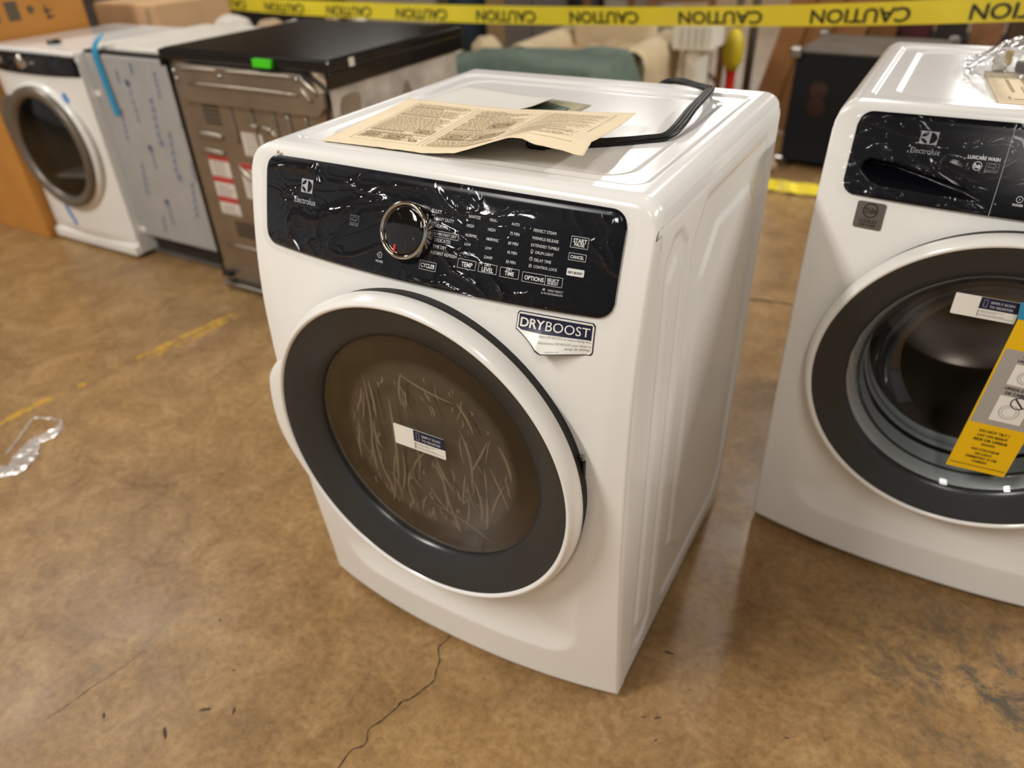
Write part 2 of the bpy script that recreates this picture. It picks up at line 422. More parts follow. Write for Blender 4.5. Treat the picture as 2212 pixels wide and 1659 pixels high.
def crack(pts, wd, name='crack'):
    vs, fs = [], []; P = spline(pts, len(pts)*9); n = len(P)
    for i, p in enumerate(P):
        t = (P[min(i+1, n-1)]-P[max(i-1, 0)]).normalized(); s = Vector((-t.y, t.x, 0))
        j = noise.noise(p*35)*.006; ww = wd*(.5+abs(noise.noise(p*60+Vector((3, 1, 0))))*1.6)
        c = p+s*j
        vs += [c-s*ww/2, c+s*ww/2]
    for i in range(n-1): fs.append((2*i, 2*i+1, 2*i+3, 2*i+2))
    o = mk(name, [(v.x, v.y, .0006) for v in vs], fs, 'crack_dark', fl, False)
    return o

# ------------------------------------------------------------------ front-loader shells
EZ = [(0, -.036), (.06, -.040), (.14, -.047), (.25, -.057), (.35, -.064), (.45, -.068), (.6, -.069), (.70, -.066), (.77, -.059), (.83, -.049), (.88, -.038), (.92, -.028), (.945, -.021), (.971, -.013)]
BZ = [(0, .038), (.70, .038), (.78, .036), (.83, .032), (.88, .021), (.92, .012), (.955, .004), (.971, 0)]
def smooth_tab(T, z, h=.03):
    return (lerp_tab(T, z-h)+2*lerp_tab(T, z-h/2)+2*lerp_tab(T, z)+2*lerp_tab(T, z+h/2)+lerp_tab(T, z+h))/8
HW, HH, DEP = .343, .971, .632
ZC, ROPEN = .523, .287
PZ0, PZ1, PX, PR = .8262, .9575, .305, .022
def front(x, z):
    g = 1-abs(min(1, abs(x)/HW))**2.2
    return smooth_tab(EZ, z)-smooth_tab(BZ, z)*g
XB = [(.10, .318), (.30, .277), (.46, .294), (.60, .306), (.72, .313), (.81, .318), (.971, .322)]
def dish(x, z):
    """Depth of the dished centre, zero outside the crease that runs round it."""
    zb = .107
    xb = lerp_tab([(0, .300), (.24, .268), (.30, .277)] + XB[2:], z) if z > .24 else .268
    r = .07
    dx = xb-abs(x); dz = z-zb
    if dx <= 0 or dz <= 0: return 0
    if dx < r and dz < r: d = r-math.hypot(r-dx, r-dz)
    else: d = min(dx, dz)
    if d <= 0: return 0
    wgt = 1-.74*sstep(.25, .78, z)
    return wgt*.022*(1-math.exp(-d/.075))
def border(x, z):
    """Outer border falls away beyond the crease."""
    xb = lerp_tab(XB, max(z, .3)) if z > .24 else .272
    o = max(0, abs(x)-xb); 
    return 0 if o <= 0 else .10*o*sstep(0, .02, o)
def fsurf(x, z):
    return front(x, z)+dish(x, z)
def corner_drop(ax):
    if ax <= .309: return 0
    t = min(1, (ax-.309)/.034); return .032*(1-math.sqrt(max(0, 1-t*t)))
def front_panel(parent):
    NX, NZ = 150, 190
    us = lin_sp(-HW, HW, NX); vz = lin_sp(.018, HH-.012, NZ)
    n = len(us); V = [[u, v] for v in vz for u in us]
    inside = [math.hypot(a, b-ZC) < ROPEN for a, b in V]
    F = []
    for j in range(NZ):
        for i in range(NX):
            q = (j*n+i, j*n+i+1, (j+1)*n+i+1, (j+1)*n+i)
            if abs(us[i]) < PX-.016 and PZ0+.022 < vz[j] < PZ1-.026: continue
            if sum(inside[k] for k in q) >= 3 or math.hypot((us[i]+us[i+1])/2, (vz[j]+vz[j+1])/2-ZC) < ROPEN: continue
            F.append(q)
    cnt = {}
    for q in F:
        for a, b in zip(q, q[1:]+q[:1]):
            e = (min(a, b), max(a, b)); cnt[e] = cnt.get(e, 0)+1
    for e, c in cnt.items():
        if c == 1:
            for k in e:
                a, b = V[k]; d = math.hypot(a, b-ZC)
                if d < ROPEN+.012: V[k] = [a/d*ROPEN, ZC+(b-ZC)/d*ROPEN]
    def zq(a, b): return b if b < .88 else b-corner_drop(abs(a))*(b-.88)/(HH-.012-.88)
    V = [(a, zq(a, b)) for a, b in V]
    verts = [(a, fsurf(a, b), b) for a, b in V]
    # rounded top edge and right/left return flanges back to the seam
    def strip(idx, offs):
        prev = idx; rows = [idx]
        for off in offs:
            cur = []
            for k in idx: x, y, z = verts[k]; verts.append(off(x, y, z)); cur.append(len(verts)-1)
            for a in range(len(idx)-1): F.append((prev[a], prev[a+1], cur[a+1], cur[a]))
            prev = cur; rows.append(cur)
        return rows
    top = [NZ*n+i for i in range(n)]
    rt = strip(top, [lambda x, y, z: (x, y+.002, z+.006), lambda x, y, z: (x, y+.007, z+.0105), lambda x, y, z: (x, .002, z+.012)])
    for side in (0, 1):
        idx = [j*n+(NX if side else 0) for j in range(NZ+1)]
        if not side: idx = idx[::-1]
        sg = 1 if side else -1
        rs = strip(idx[::-1], [lambda x, y, z: (x+sg*.0012, y+.003, z), lambda x, y, z: (x+sg*.0004, min(-.004, y+.02), z), lambda x, y, z: (x-sg*.001, 0, z)])
    bot = [i for i in range(n)]
    strip(bot[::-1], [lambda x, y, z: (x, y+.006, z-.003), lambda x, y, z: (x, 0, z-.003)])
    o = mk('front_panel', verts, F, 'white_enamel', parent)
    for sx in (-1, 1): box('corner_fill', sx*.3345-.0075, sx*.3345+.0075, -.0125, .006, .900, .9375, 'white_enamel', o, .003, 3, smooth=True)
    # inner wall of the round opening
    lathe('door_opening', [(ROPEN+.0015, -.098), (ROPEN-.001, -.07), (ROPEN-.012, -.03), (.20, -.02)], 'dark_cavity', o, ZC)
    return o
def top_height(x, y):
    z = HH
    ax = abs(x)
    z -= corner_drop(ax)
    if y > .61: t = (y-.61)/.022; z -= .010*t*t
    if y < .012: z -= .004*((.012-y)/.012)**2
    def sdf(hx_, y0, y1, r):
        cx, cy = 0, (y0+y1)/2; qx = ax-(hx_-r); qy = abs(y-cy)-((y1-y0)/2-r)
        return math.hypot(max(qx, 0), max(qy, 0))+min(max(qx, qy), 0)-r
    z -= .0038*sstep(0, .007, -sdf(.302, .036, .572, .03))
    z -= .0028*sstep(0, .012, -sdf(.268, .066, .542, .05))
    return z
def top_panel(parent, film=False):
    us = lin_sp(-HW, -.309, 14)[:-1]+lin_sp(-.309, .309, 166)+lin_sp(.309, HW, 14)[1:]
    ys = lin_sp(.001, DEP, 160)
    o = grid('top_panel', us, ys, lambda x, y: ((x if not (y > DEP-.02 and abs(x) > HW-.02 and (y-(DEP-.02))+(abs(x)-(HW-.02)) > .02) else x*(1-.018)), y, top_height(x, y)), 'white_top', parent)
    return o
def side_panel(parent, sgn):
    def sdf(y, z, y0, y1, z0, z1, c):
        dy = min(y-y0, y1-y); dz = min(z-z0, z1-z)
        d = min(dy, dz)
        d = min(d, (dy+dz-c)*.7071)
        return d
    def fn(y, z):
        x = HW-.002
        x -= .0035*sstep(0, .010, sdf(y, z, .028, .125, .05, .905, .03))
        x += .0035*sstep(0, .008, sdf(y, z, .045, .108, .09, .87, .03))
        x -= .004*sstep(0, .010, sdf(y, z, .15, .60, .05, .915, .05))
        x += .004*sstep(0, .012, sdf(y, z, .205, .545, .12, .85, .07))
        if z > .93: x -= .002*(z-.93)/.012
        return (sgn*x, y, z)
    return grid('side_panel', lin_sp(.0025, DEP-.004, 120), lin_sp(.012, .941, 160), fn, 'white_side', parent, flip=(sgn < 0))
def panel_range(x, mrg=0.):
    X = PX+mrg; r = PR+mrg; ax = abs(x); d = 0
    if ax > X-r: t = min(1, (ax-(X-r))/r); d = r*(1-math.sqrt(max(0, 1-t*t)))
    return PZ0-mrg+d*.98, PZ1+mrg*.6-d*.98
def panel_cols(mrg, n):
    X = PX+mrg; xs = []
    for i in range(n+1):
        t = -1+2*i/n; xs.append(X*math.sin(t*PI/2)*.35+X*t*.65)
    return xs
def panel_point(x, z, off=.0045):
    return (x, front(x, z)-off, z)
def control_panel(parent, scoop=None, name='control_panel'):
    N, K = 150, 50; vs, fs = [], []; xs = panel_cols(0, N)
    for x in xs:
        a, b = panel_range(x)
        for k in range(K+1):
            z = a+(b-a)*k/K; y = front(x, z)-.0045
            e = min(z-a, b-z, PX-abs(x))
            y += .0025*(1-sstep(0, .006, e))
            if scoop: y += scoop(x, z)
            vs.append((x, y, z))
        for z, dy in ((b, .012), (a, .012)): vs.append((x, front(x, z)+dy, z))
    P = K+3
    for i in range(N):
        for k in range(K): fs.append((i*P+k, (i+1)*P+k, (i+1)*P+k+1, i*P+k+1))
        fs.append((i*P+K, (i+1)*P+K, (i+1)*P+K+1, i*P+K+1)); fs.append((i*P+K+2, (i+1)*P+K+2, (i+1)*P, i*P))
    return mk(name, vs, fs, 'panel_navy', parent)
def ridge(p, k):
    return (1-min(1, abs(noise.noise(p*k))*1.5))**10
def wrinkled(parent, hole=None, seed=0., amp=.0030, skip=None, lo=.25):
    N, K = 420, 110; vs = []; xs = lin_sp(-PX-.007, PX+.007, N)
    for x in xs:
        a, b = panel_range(x, .008)
        for k in range(K+1):
            z = a+(b-a)*k/K
            q = Vector((x*.7+z*.55+seed, z*1.9-x*.35, seed))
            d = noise.noise(Vector((x*9, z*14, seed+4)))
            d2 = noise.noise(Vector((x*31, z*40, seed+2)))
            q = q+Vector((d*.06+d2*.012, d*.05-d2*.012, 0))
            h = ridge(q, 8)*1.2+.75*ridge(q+Vector((5, 2, 1)), 15)+.35*ridge(Vector((q.x*1.4, q.y, 7+seed)), 33)
            msk = sstep(-.35, .15, noise.noise(Vector((x*7, z*13, seed+9))))
            e = min(z-a, b-z)
            vs.append((x, front(x, z)-.0058-amp*h*(lo+(1.15-lo)*msk)*sstep(0, .02, e+.004), z))
    fs = []; P = K+1
    for i in range(N):
        for k in range(K):
            if hole and math.hypot((xs[i]+xs[i+1])/2-hole[0], vs[i*P+k][2]-hole[1]) < hole[2]: continue
            if skip and skip((xs[i]+xs[i+1])/2, vs[i*P+k][2]): continue
            fs.append((i*P+k, (i+1)*P+k, (i+1)*P+k+1, i*P+k+1))
    return mk('protective_film', vs, fs, 'wrinkled_film', parent)
def door(parent, ring=.278, glass_r=.216, zc=ZC, gy=-.100, hs=1):
    d = lathe('door', [(.20, -.075), (.25, -.07), (.282, -.066), (.2835, -.10), (.284, -.106)], 'bezel_back', parent, zc)
    lathe('door_trim', [(ring-.004, -.124), (ring-.001, -.1305), (ring+.002, -.1325), (ring+.005, -.132), (ring+.010, -.126), (ring+.0135, -.115), (ring+.0145, -.105), (ring+.012, -.1005), (ring+.004, -.1005)], 'white_plastic', d, zc, 160)
    lathe('door_bezel', [(glass_r-.006, gy+.012), (glass_r-.002, gy+.004), (glass_r, gy), (glass_r+.003, gy-.004), (glass_r+.012, gy-.0085), (ring-.034, -.1165), (ring-.016, -.1235), (ring-.006, -.1275), (ring-.001, -.1285)], 'bezel', d, zc, 160)
    # finger grip on the left of the trim
    prof_n = 10; vs, fs = [], []; A0, A1, N = math.radians(150), math.radians(212), 60
    for i in range(N+1):
        t = i/N; a = A0+(A1-A0)*t
        b = .027*(sstep(0, .30, t)*(1-sstep(.55, 1, t)))
        b = max(b, .0005); r0 = ring+.004
        for k in range(prof_n):
            ang = PI*k/(prof_n-1)
            rr = r0+(b+.008*sstep(0, .12, t)*(1-sstep(.88, 1, t)))*math.sin(ang)**.8; y = -.1165-.0155*math.cos(ang)
            vs.append((hs*rr*math.cos(a), y, zc+rr*math.sin(a)))
    for i in range(N):
        for k in range(prof_n-1): fs.append((i*prof_n+k, i*prof_n+k+1, (i+1)*prof_n+k+1, (i+1)*prof_n+k))
    mk('door_handle', vs, fs, 'white_plastic', d)
    return d
def cabinet(parent):
    bm = bmesh.new()
    add_box(bm, -HW+.012, HW-.012, DEP-.02, DEP-.004, .012, .93); add_box(bm, -HW+.012, HW-.012, .012, DEP-.02, .012, .03)
    for sx in (-1, 1): add_box(bm, sx*(HW-.016)-.004, sx*(HW-.016)+.004, .012, DEP-.02, .03, .93)
    c = from_bm('cabinet', bm, 'white_side', parent)
    for sx in (-1, 1):
        for y in (.04, .57):
            f = lathe('foot', [(0, 0), (.018, 0), (.022, .004), (.018, .010), (.010, .013)], 'black_rubber', parent, axis='Z', seg=20); f.location = (sx*.28, y, 0)
    return c
def conform(off): return lambda a, b: (a, front(a, b)-off, b)

# ------------------------------------------------------------------ the dryer in the middle
TEXT = [('BULKY',0.0322,0.9235,0.0168),('HEAVY DUTY',0.0460,0.9148,0.0326),('NORMAL',0.0440,0.9062,0.0216),('15-MIN FAST DRY',0.0520,0.8966,0.0367),('DELICATES',0.0490,0.8891,0.0264),('TIME DRY',0.0460,0.8808,0.0224),('INSTANT REFRESH',0.0538,0.8728,0.0429),('SANITIZE',0.0932,0.9247,0.0187),('HIGH',0.0890,0.9135,0.0111),('NORMAL',0.0932,0.9020,0.0186),('LOW',0.0895,0.8908,0.0097),('ECO DRY',0.0941,0.8794,0.0186),('MAX',0.1220,0.9247,0.0096),('HIGH',0.1223,0.9132,0.0110),('NORMAL',0.1260,0.9018,0.0185),('LOW',0.1220,0.8908,0.0097),('DAMP',0.1241,0.8796,0.0125),('AUTO',0.1561,0.9243,0.0117),('75 MIN',0.1571,0.9130,0.0142),('60 MIN',0.1572,0.9015,0.0147),('45 MIN',0.1577,0.8904,0.0143),('30 MIN',0.1580,0.8790,0.0144),('PERFECT STEAM',0.1994,0.9212,0.0320),('WRINKLE RELEASE',0.2016,0.9123,0.0372),('EXTENDED TUMBLE',0.2029,0.9038,0.0394),('DRUM LIGHT',0.2037,0.8958,0.0255),('DELAY TIME',0.2027,0.8868,0.0242),('CONTROL LOCK',0.2080,0.8788,0.0334),
 ("HOLD 'SELECT'",0.2268,0.8530,0.0210),('3s TO MUTE/UNMUTE',0.2222,0.8487,0.0298),('POWER',-0.0540,0.8463,0.0134)]
BOLD = [('CYCLES',0.0304,0.8545,0.0230),('TEMP',0.0932,0.8660,0.0175),('DRY',0.1254,0.8706,0.0099),('LEVEL',0.1257,0.8645,0.0175),('DRY',0.1580,0.8701,0.0094),('TIME',0.1586,0.8649,0.0137),('OPTIONS',0.1948,0.8641,0.0274),('SELECT',0.2215,0.8656,0.0163),('DE-SELECT',0.2215,0.8615,0.0149),('START',0.2492,0.9171,0.0183),('PAUSE',0.2489,0.9125,0.0138),('CANCEL',0.2487,0.8978,0.0183)]
BOXES = [('fast',0.0285,0.9004,0.0735,0.8928),('cycles',0.0167,0.8602,0.0447,0.8488),('temp',0.0785,0.8721,0.1070,0.8604),('level',0.1116,0.8719,0.1396,0.8604),('time',0.1446,0.8715,0.1726,0.8595),('opt',0.1775,0.8706,0.2106,0.8586),('sel',0.2102,0.8704,0.2345,0.8584),('start',0.2370,0.9220,0.2607,0.9085),('cancel',0.2370,0.9023,0.2607,0.8935)]
dr = empty('clothes_dryer', (0, 0, 0), 'white front-load dryer with round dark door in the foreground, papers and cord on top', 'dryer')
cabinet(dr); fpn = front_panel(dr); top_panel(dr); side_panel(dr, 1); side_panel(dr, -1)
cp = control_panel(dr)
PO = .0052
def word(parent, t, x, z, wd, bold=False, m='print_white'):
    p_ = Print(); p_.text(t, x, z, wd, bold=bold, hs=1.12); return p_.build('printed_word', conform(PO), m, parent)
for t, x, z, wd in TEXT: word(cp, t, x, z, wd)
for n, a, b, c, d in BOXES:
    p_ = Print(); p_.frame(a, d, c, b, .00045)
    for t, x, z, wd in BOLD:
        if a < x < c and d-.003 < z < b+.003: p_.text(t, x, z, wd, bold=True, hs=1.12)
    p_.build('button_print', conform(PO), 'print_white', cp)
def icon(parent, *parts):
    p_ = Print()
    for f, *a in parts: getattr(p_, f)(*a)
    return p_.build('icon', conform(PO), 'print_white', parent)
icon(cp, ('ring', .1858, .8964, .0014, .0019), ('rect', .1850, .8934, .1866, .8946))
icon(cp, ('ring', .1860, .8873, .0018, .0023), ('line', .1860, .8873, .1860, .8887, .0004), ('line', .1860, .8873, .1870, .8873, .0004))
icon(cp, ('frame', .1846, .8770, .1884, .8796, .0005), ('ring', .1865, .8796, .0010, .0015, 16, 0, PI))
icon(cp, ('ring', -.0545, .8548, .0034, .0040), ('line', -.0545, .8533, -.0545, .8563, .0007), ('line', -.0602, .8548, -.0585, .8548, .0005))
icon(cp, ('poly', [(.2086, .8536), (.2094, .8536), (.2102, .8548), (.2102, .8512), (.2094, .8524), (.2086, .8524)]), ('line', .2108, .8545, .2122, .8520, .0004), ('line', .2108, .8520, .2122, .8545, .0004))
bt = Print(); bt.rrect(.2377, .8750, .2612, .8838, .0012); bt.build('boost_button', conform(PO), 'print_white', cp)
bd = Print(); bd.text('DRY BOOST', .2494, .8792, .0196, bold=True, hs=1.12); bd.build('boost_lettering', conform(PO+.0004), 'print_black', cp)
p, q = Print(), Print(); emblem(p, q, -.2236, .9150, -.2000, .9336)
p.text('Electrolux', -.2134, .9035, .0454, hs=1.1)
p.build('brand_mark', conform(PO), 'print_silver', cp); q.build('brand_mark_shapes', conform(PO+.0004), 'panel_navy', cp)
st = Print()
def star_box(pp, x0, z0, x1, z1, t=.0005):
    pp.frame(x0, z0, x1, z1, t); h = z1-z0; w_ = x1-x0
    pp.ring((x0+x1)/2, z0+h*.42, w_*.34, w_*.37, 20, math.radians(20), math.radians(165))
    pp.text('energy', (x0+x1)/2-.001, z0+h*.50, w_*.62); pp.rect(x0, z0+h*.24, x1, z0+h*.27); pp.text('ENERGY STAR', (x0+x1)/2, z0+h*.13, w_*.8)
star_box(st, -.1180, .8852, -.1017, .8987); st.build('efficiency_mark', conform(PO), 'print_grey', cp)
# knob
KX, KZ = -.0065, .8925
ky = front(KX, KZ)-.004
kn = lathe('knob', [(.0385, 0), (.0390, -.010), (.0387, -.017), (.0375, -.0205), (.0355, -.0212), (.0335, -.0200), (.0325, -.0170)], 'chrome', dr, 0, 64); kn.scale = (1.05, 1, 1.05)
ang = math.atan2(front(KX, KZ+.03)-front(KX, KZ-.03), .06)
kn.location = (KX, ky, KZ); kn.rotation_euler.x = -ang
lathe('knob_cap', [(.0326, -.0165), (.0320, -.0180), (.027, -.0195), (.018, -.0210), (.009, -.0217), (.0001, -.0220)], 'knob_black', kn, 0, 48)
box('pointer_mark', -.0105, -.0068, -.0208, -.0165, -.0300, -.0200, 'red_plastic', kn, .0004)
wrinkled(cp, hole=(KX, KZ, .042), seed=2.3, amp=.0034)
# clear film pulled over the knob cap: a few standing folds
vs, fs = [], []
for (x0, z0, x1, z1, hgt) in ((-.012, .022, -.004, .012, .003), (-.020, .010, -.014, .004, .003), (.012, .014, .022, .018, .004), (.016, -.004, .024, -.018, .004), (.004, -.014, .012, -.028, .003)):
    b = len(vs); N = 8; d = Vector((x1-x0, z1-z0)); nrm = Vector((-d.y, d.x)).normalized()*.0012
    for i in range(N+1):
        t = i/N; s_ = math.sin(PI*t); cx = x0+d.x*t+nrm.x*2*s_; cz = z0+d.y*t+nrm.y*2*s_
        yb = -.0208-.001*s_
        vs += [(cx-nrm.x*s_, yb, cz-nrm.y*s_), (cx, yb-hgt*.4*s_, cz), (cx+nrm.x*s_, yb, cz+nrm.y*s_)]
    for i in range(N):
        for k in range(2): fs.append((b+i*3+k, b+i*3+k+1, b+i*3+k+4, b+i*3+k+3))
mk('film_fold', vs, fs, 'wrinkled_film', kn)
# door
dd = door(dr)
GY = -.100
lathe('window_plate', [(.214, GY+.012), (.19, GY+.0135), (.168, GY+.0125), (.15, GY+.0115), (.08, GY+.0095), (.0005, GY+.009)], 'window_screen', dd, ZC, 96)
lathe('window_glass', [(.2155, GY+.002), (.19, GY-.003), (.14, GY-.0065), (.07, GY-.0085), (.0005, GY-.009)], 'window_glass', dd, ZC, 96)
def glass_y(x, z):
    r = math.hypot(x, z-ZC); return GY-.009+.011*(r/.2155)**2
# cling film creases inside the window
rnd = random.Random(11); vs, fs = [], []
def sliver(cx, cz, L, a, wd, bend):
    b = len(vs); N = 10
    for i in range(N+1):
        t = i/N*2-1; s_ = (1-t*t)**.7; u = t*L/2; v = bend*(t*t-1)
        x = cx+u*math.cos(a)-v*math.sin(a); z = cz+u*math.sin(a)+v*math.cos(a)
        nx, nz = -math.sin(a)*wd*s_/2, math.cos(a)*wd*s_/2
        for sx in (-1, 1):
            X, Z = x+nx*sx, z+nz*sx
            r = math.hypot(X, Z-ZC)
            vs.append((X, glass_y(X, Z)+.0045, Z))
    for i in range(N): fs.append((b+2*i, b+2*i+1, b+2*i+3, b+2*i+2))
def in_zone(x, z): return math.hypot(x-.005, z-ZC+.005) < .165
k = 0
while k < 120:
    x = rnd.uniform(-.17, .17); z = ZC+rnd.uniform(-.17, .15)
    if not in_zone(x, z) or (abs(x) < .075 and -.01 < z-ZC < .09): continue
    if x < -.02 and rnd.random() < .2: continue
    L = rnd.choice((.012, .02, .03, .05, .08))*rnd.uniform(.7, 1.2)
    a = math.radians(92+rnd.gauss(0, 16)+ (8 if x > 0 else -6))
    if not in_zone(x+L/2*math.cos(a), z+L/2) or not in_zone(x, z-L/2): continue
    sliver(x, z, L, a, rnd.uniform(.0014, .0042)*(1 if L < .04 else 1.35), rnd.uniform(-.006, .006)); k += 1
for x, z, L, a, wd, bend in ((-.115, .03, .19, 86, .004, .012), (-.085, -.055, .14, 100, .004, -.01), (-.06, .0, .20, 88, .006, .006), (-.05, -.06, .10, 80, .004, .006), (.03, -.06, .12, 96, .004, .01), (.05, -.08, .13, 100, .005, -.008), (.085, .02, .12, 98, .005, .01), (.10, -.06, .10, 96, .004, .008), (.02, .135, .11, -14, .004, .004), (.06, -.13, .14, -22, .003, -.01), (.09, .10, .06, 120, .005, .003)):
    sliver(x, ZC+z, L, math.radians(a), wd, bend)
cf = mk('film_creases', vs, fs, 'crease_film', dd, False); cf['kind'] = 'stuff'
# registration sticker on the glass
def scan_sticker(parent, x0, z0, x1, z1, yfn, tilt=0.):
    w_ = x1-x0; h = z1-z0
    def M_(off): return lambda a, b: (a, yfn(a, b)-off, b)
    s0 = Print(); s0.rrect(x0, z0, x1, z1, .002); o = s0.build('scan_sticker', M_(.0012), 'sticker_white', parent)
    s1 = Print(); s1.rect(x0+w_*.40, z0+h*.46, x1, z1-.0004, 3); s1.build('navy_band', M_(.0015), 'navy', o)
    s2 = Print(); s2.text('SIMPLY SCAN', x0+w_*.74, z0+h*.80, w_*.36, True); s2.text('TO REGISTER', x0+w_*.74, z0+h*.60, w_*.36, True)
    s2.frame(x0+w_*.455, z0+h*.55, x0+w_*.515, z0+h*.90, .0005); s2.build('band_lettering', M_(.0018), 'print_silver', o)
    s3 = Print()
    for r_, (zz, a, b) in enumerate(((.37, .44, .80), (.31, .44, .70), (.20, .44, .82), (.14, .44, .97))):
        xx = x0+w_*a; rr = random.Random(r_)
        while xx < x0+w_*b:
            l = rr.uniform(.0015, .004); s3.rect(xx, z0+h*zz-.0004, min(xx+l, x0+w_*b), z0+h*zz+.0004); xx += l+.0007
    s3.rect(x0+w_*.405, z0+h*.08, x0+w_*.42, z0+h*.40); s3.build('small_print', M_(.0018), 'print_grey', o)
    return o
scan_sticker(dd, -.0475, .5352, .0535, .5762, lambda a, b: glass_y(a, b))
# hinge seen in the gap on the right
hg = box('hinge', .272, .2835, -.086, -.07, .548, .60, 'black_plastic', dd, .002)
box('hinge_clip', .276, .283, -.088, -.082, .604, .612, 'steel', hg, .001)
box('hinge_bolt', .280, .2865, -.090, -.083, .530, .540, 'steel', hg, .001)
gp = lathe('gap_trim', [(.2835, -.088), (.2862, -.0865)], 'pole_grey', dd, ZC, 20, math.radians(20), math.radians(45))
# the DRYBOOST sticker, its lower edge peeling off
def boost_sticker(parent):
    x0, x1, z0, z1 = .1738, .2838, .7722, .8172
    def lift(x, z):
        b = max(0, (z1-z)/(z1-z0)-.25)/.75
        return .025*b**1.6*max(0, 1-abs(x-.212)/.062)
    def zb(x, inset=0.):
        cut0, cut1 = x0+.002, x0+.046; zc0 = z0+.0195
        base = z0+inset
        if x < cut1: base = max(base, zc0+(z0-zc0)*(x-cut0)/(cut1-cut0)+inset*1.35)
        return base
    def piece(name, inset, off, m, par, top=None, bot=None):
        vs, fs = [], []; N, K = 40, 10; a, b = x0+inset, x1-inset
        for i in range(N+1):
            x = a+(b-a)*i/N; r = .004; e = min(x-a, b-x); dz = r*(1-math.sqrt(max(0, 1-((r-e)/r)**2))) if e < r else 0
            lo = zb(x, inset)+(dz if x > x0+.06 else 0); hi = (top or z1)-(inset if not top else 0)-dz*(0 if top else 1)
            if bot: lo = max(lo, bot)
            for k in range(K+1):
                z = lo+(hi-lo)*k/K; vs.append((x, fsurf(x, z)-off-lift(x, z), z))
        for i in range(N):
            for k in range(K): fs.append((i*(K+1)+k, (i+1)*(K+1)+k, (i+1)*(K+1)+k+1, i*(K+1)+k+1))
        return mk(name, vs, fs, m, par)
    o = piece('boost_sticker', 0, .0010, 'navy', parent)
    wv = piece('sticker_face', .0012, .0014, 'sticker_white', o)
    piece('sticker_band', .0036, .0018, 'navy', o, top=z1-.0036, bot=z0+.0212)
    fn = lambda off: (lambda a, b: (a, fsurf(a, b)-off-lift(a, b), b))
    p = Print(); p.text('DRY', .1975, .8035, .0352, True, height=.0122); p.text('BOOST', .2473, .8035, .0610, height=.0124); p.build('sticker_title', fn(.0022), 'sticker_white', o)
    p = Print(); p.text('Select DRYBOOST to reduce drying time.', .2455, .7905, .0700); p.text('Sélectionnez DRYBOOST pour éduire le', .2463, .7842, .0685); p.text('temps de séchage.', .2640, .7795, .0330)
    p.text('A20694301A 2403', .2330, .7755, .0170, hs=.8)
    p.build('sticker_text', fn(.0018), 'print_grey', o)
boost_sticker(fpn)
fb = Print()
b0 = (.30-.5)
chip = mk('tape_remnant', [( -.284, front(-.284, .9655)-.0035, .9600), (-.276, front(-.276, .966)-.0035, .9610), (-.277, front(-.277, .969)-.0035, .9665), (-.282, front(-.282, .968)-.003, .9650)], [(0, 1, 2, 3)], 'tan_cloth', fpn, False)

# ------------------------------------------------------------------ papers and cord lying on the dryer
TOPZ = .9645
def sheet_fn(s, t):
    x = (1-t)*(-.232+.440*s)+t*(-.272+.455*s); y = (1-t)*(.030+.020*s)+t*(.316-.014*s)
    L = lerp_tab([(0, 0), (.42, 0), (.55, .006), (.69, .026), (.80, .041), (.87, .040), (1, .033)], s)
    Lb = lerp_tab([(0, 0), (.5, .001), (.75, .010), (1, .018)], s)
    z = .9738+L*(1-t)**1.25+Lb*t+.0012*math.sin(9*s+3*t)*sstep(.2, .5, s)
    # dog-eared fold near the loose front corner
    if s > .74: z -= .012*sstep(.16, 0, t)*sstep(.74, .86, s)
    y += .0022*noise.noise(Vector((s*22, t*3, 1)))*(1 if t < .02 else 0)
    x += .002*noise.noise(Vector((s*3, t*22, 4)))*(1 if s in (0, 1) else 0)
    return (x, y, z)
ns = empty('instruction_sheet', (0, 0, 0), 'tan printed instruction sheet with a lifted front edge, lying on the dryer', 'paper')
def solid_sheet(name, fn, nu, nv, m, parent, th=.0006):
    vs, fs = [], []
    for d in (0, -th):
        for j in range(nv+1):
            for i in range(nu+1):
                x, y, z = fn(i/nu, j/nv); vs.append((x, y, z+d))
    n = nu+1; B = n*(nv+1)
    for j in range(nv):
        for i in range(nu):
            f = (j*n+i, j*n+i+1, (j+1)*n+i+1, (j+1)*n+i); fs.append(f); fs.append(tuple(B+k for k in f[::-1]))
    ring = [i for i in range(n)]+[j*n+nu for j in range(1, nv+1)]+[nv*n+i for i in range(nu-1, -1, -1)]+[j*n for j in range(nv-1, 0, -1)]
    for a, b in zip(ring, ring[1:]+ring[:1]): fs.append((a, B+a, B+b, b))
    return mk(name, vs, fs, m, parent)
solid_sheet('sheet', sheet_fn, 90, 40, 'newsprint', ns)
def on_sheet(off): return lambda a, b: tuple(Vector(sheet_fn(max(0.001, min(.999, a)), max(.021, min(.999, b))))+Vector((0, 0, off)))
ink, dark, pics = Print(), Print(), Print(); rr = random.Random(3)
cols_ = ((.09, .355), (.395, .655), (.69, .93))
for ci, (a, b) in enumerate(cols_):
    y0, y1 = .12, .93
    dark.frame(a-.012, y0-.02, b+.012, y1, .0016, 14)
    t = y1-.03; row = 0
    while t > y0+.02:
        if rr.random() < .10:
            dark.rect(a, t-.0055, a+(b-a)*rr.uniform(.45, .95), t+.0015, 10); t -= .026; continue
        x = a+(.01 if rr.random() < .2 else 0); end = b-rr.uniform(0, .04) if rr.random() < .8 else a+(b-a)*rr.uniform(.3, .8)
        while x < end:
            l = rr.uniform(.006, .022); ink.rect(x, t-.0045, min(x+l, end), t+.0015); x += l+.004
        t -= .0165
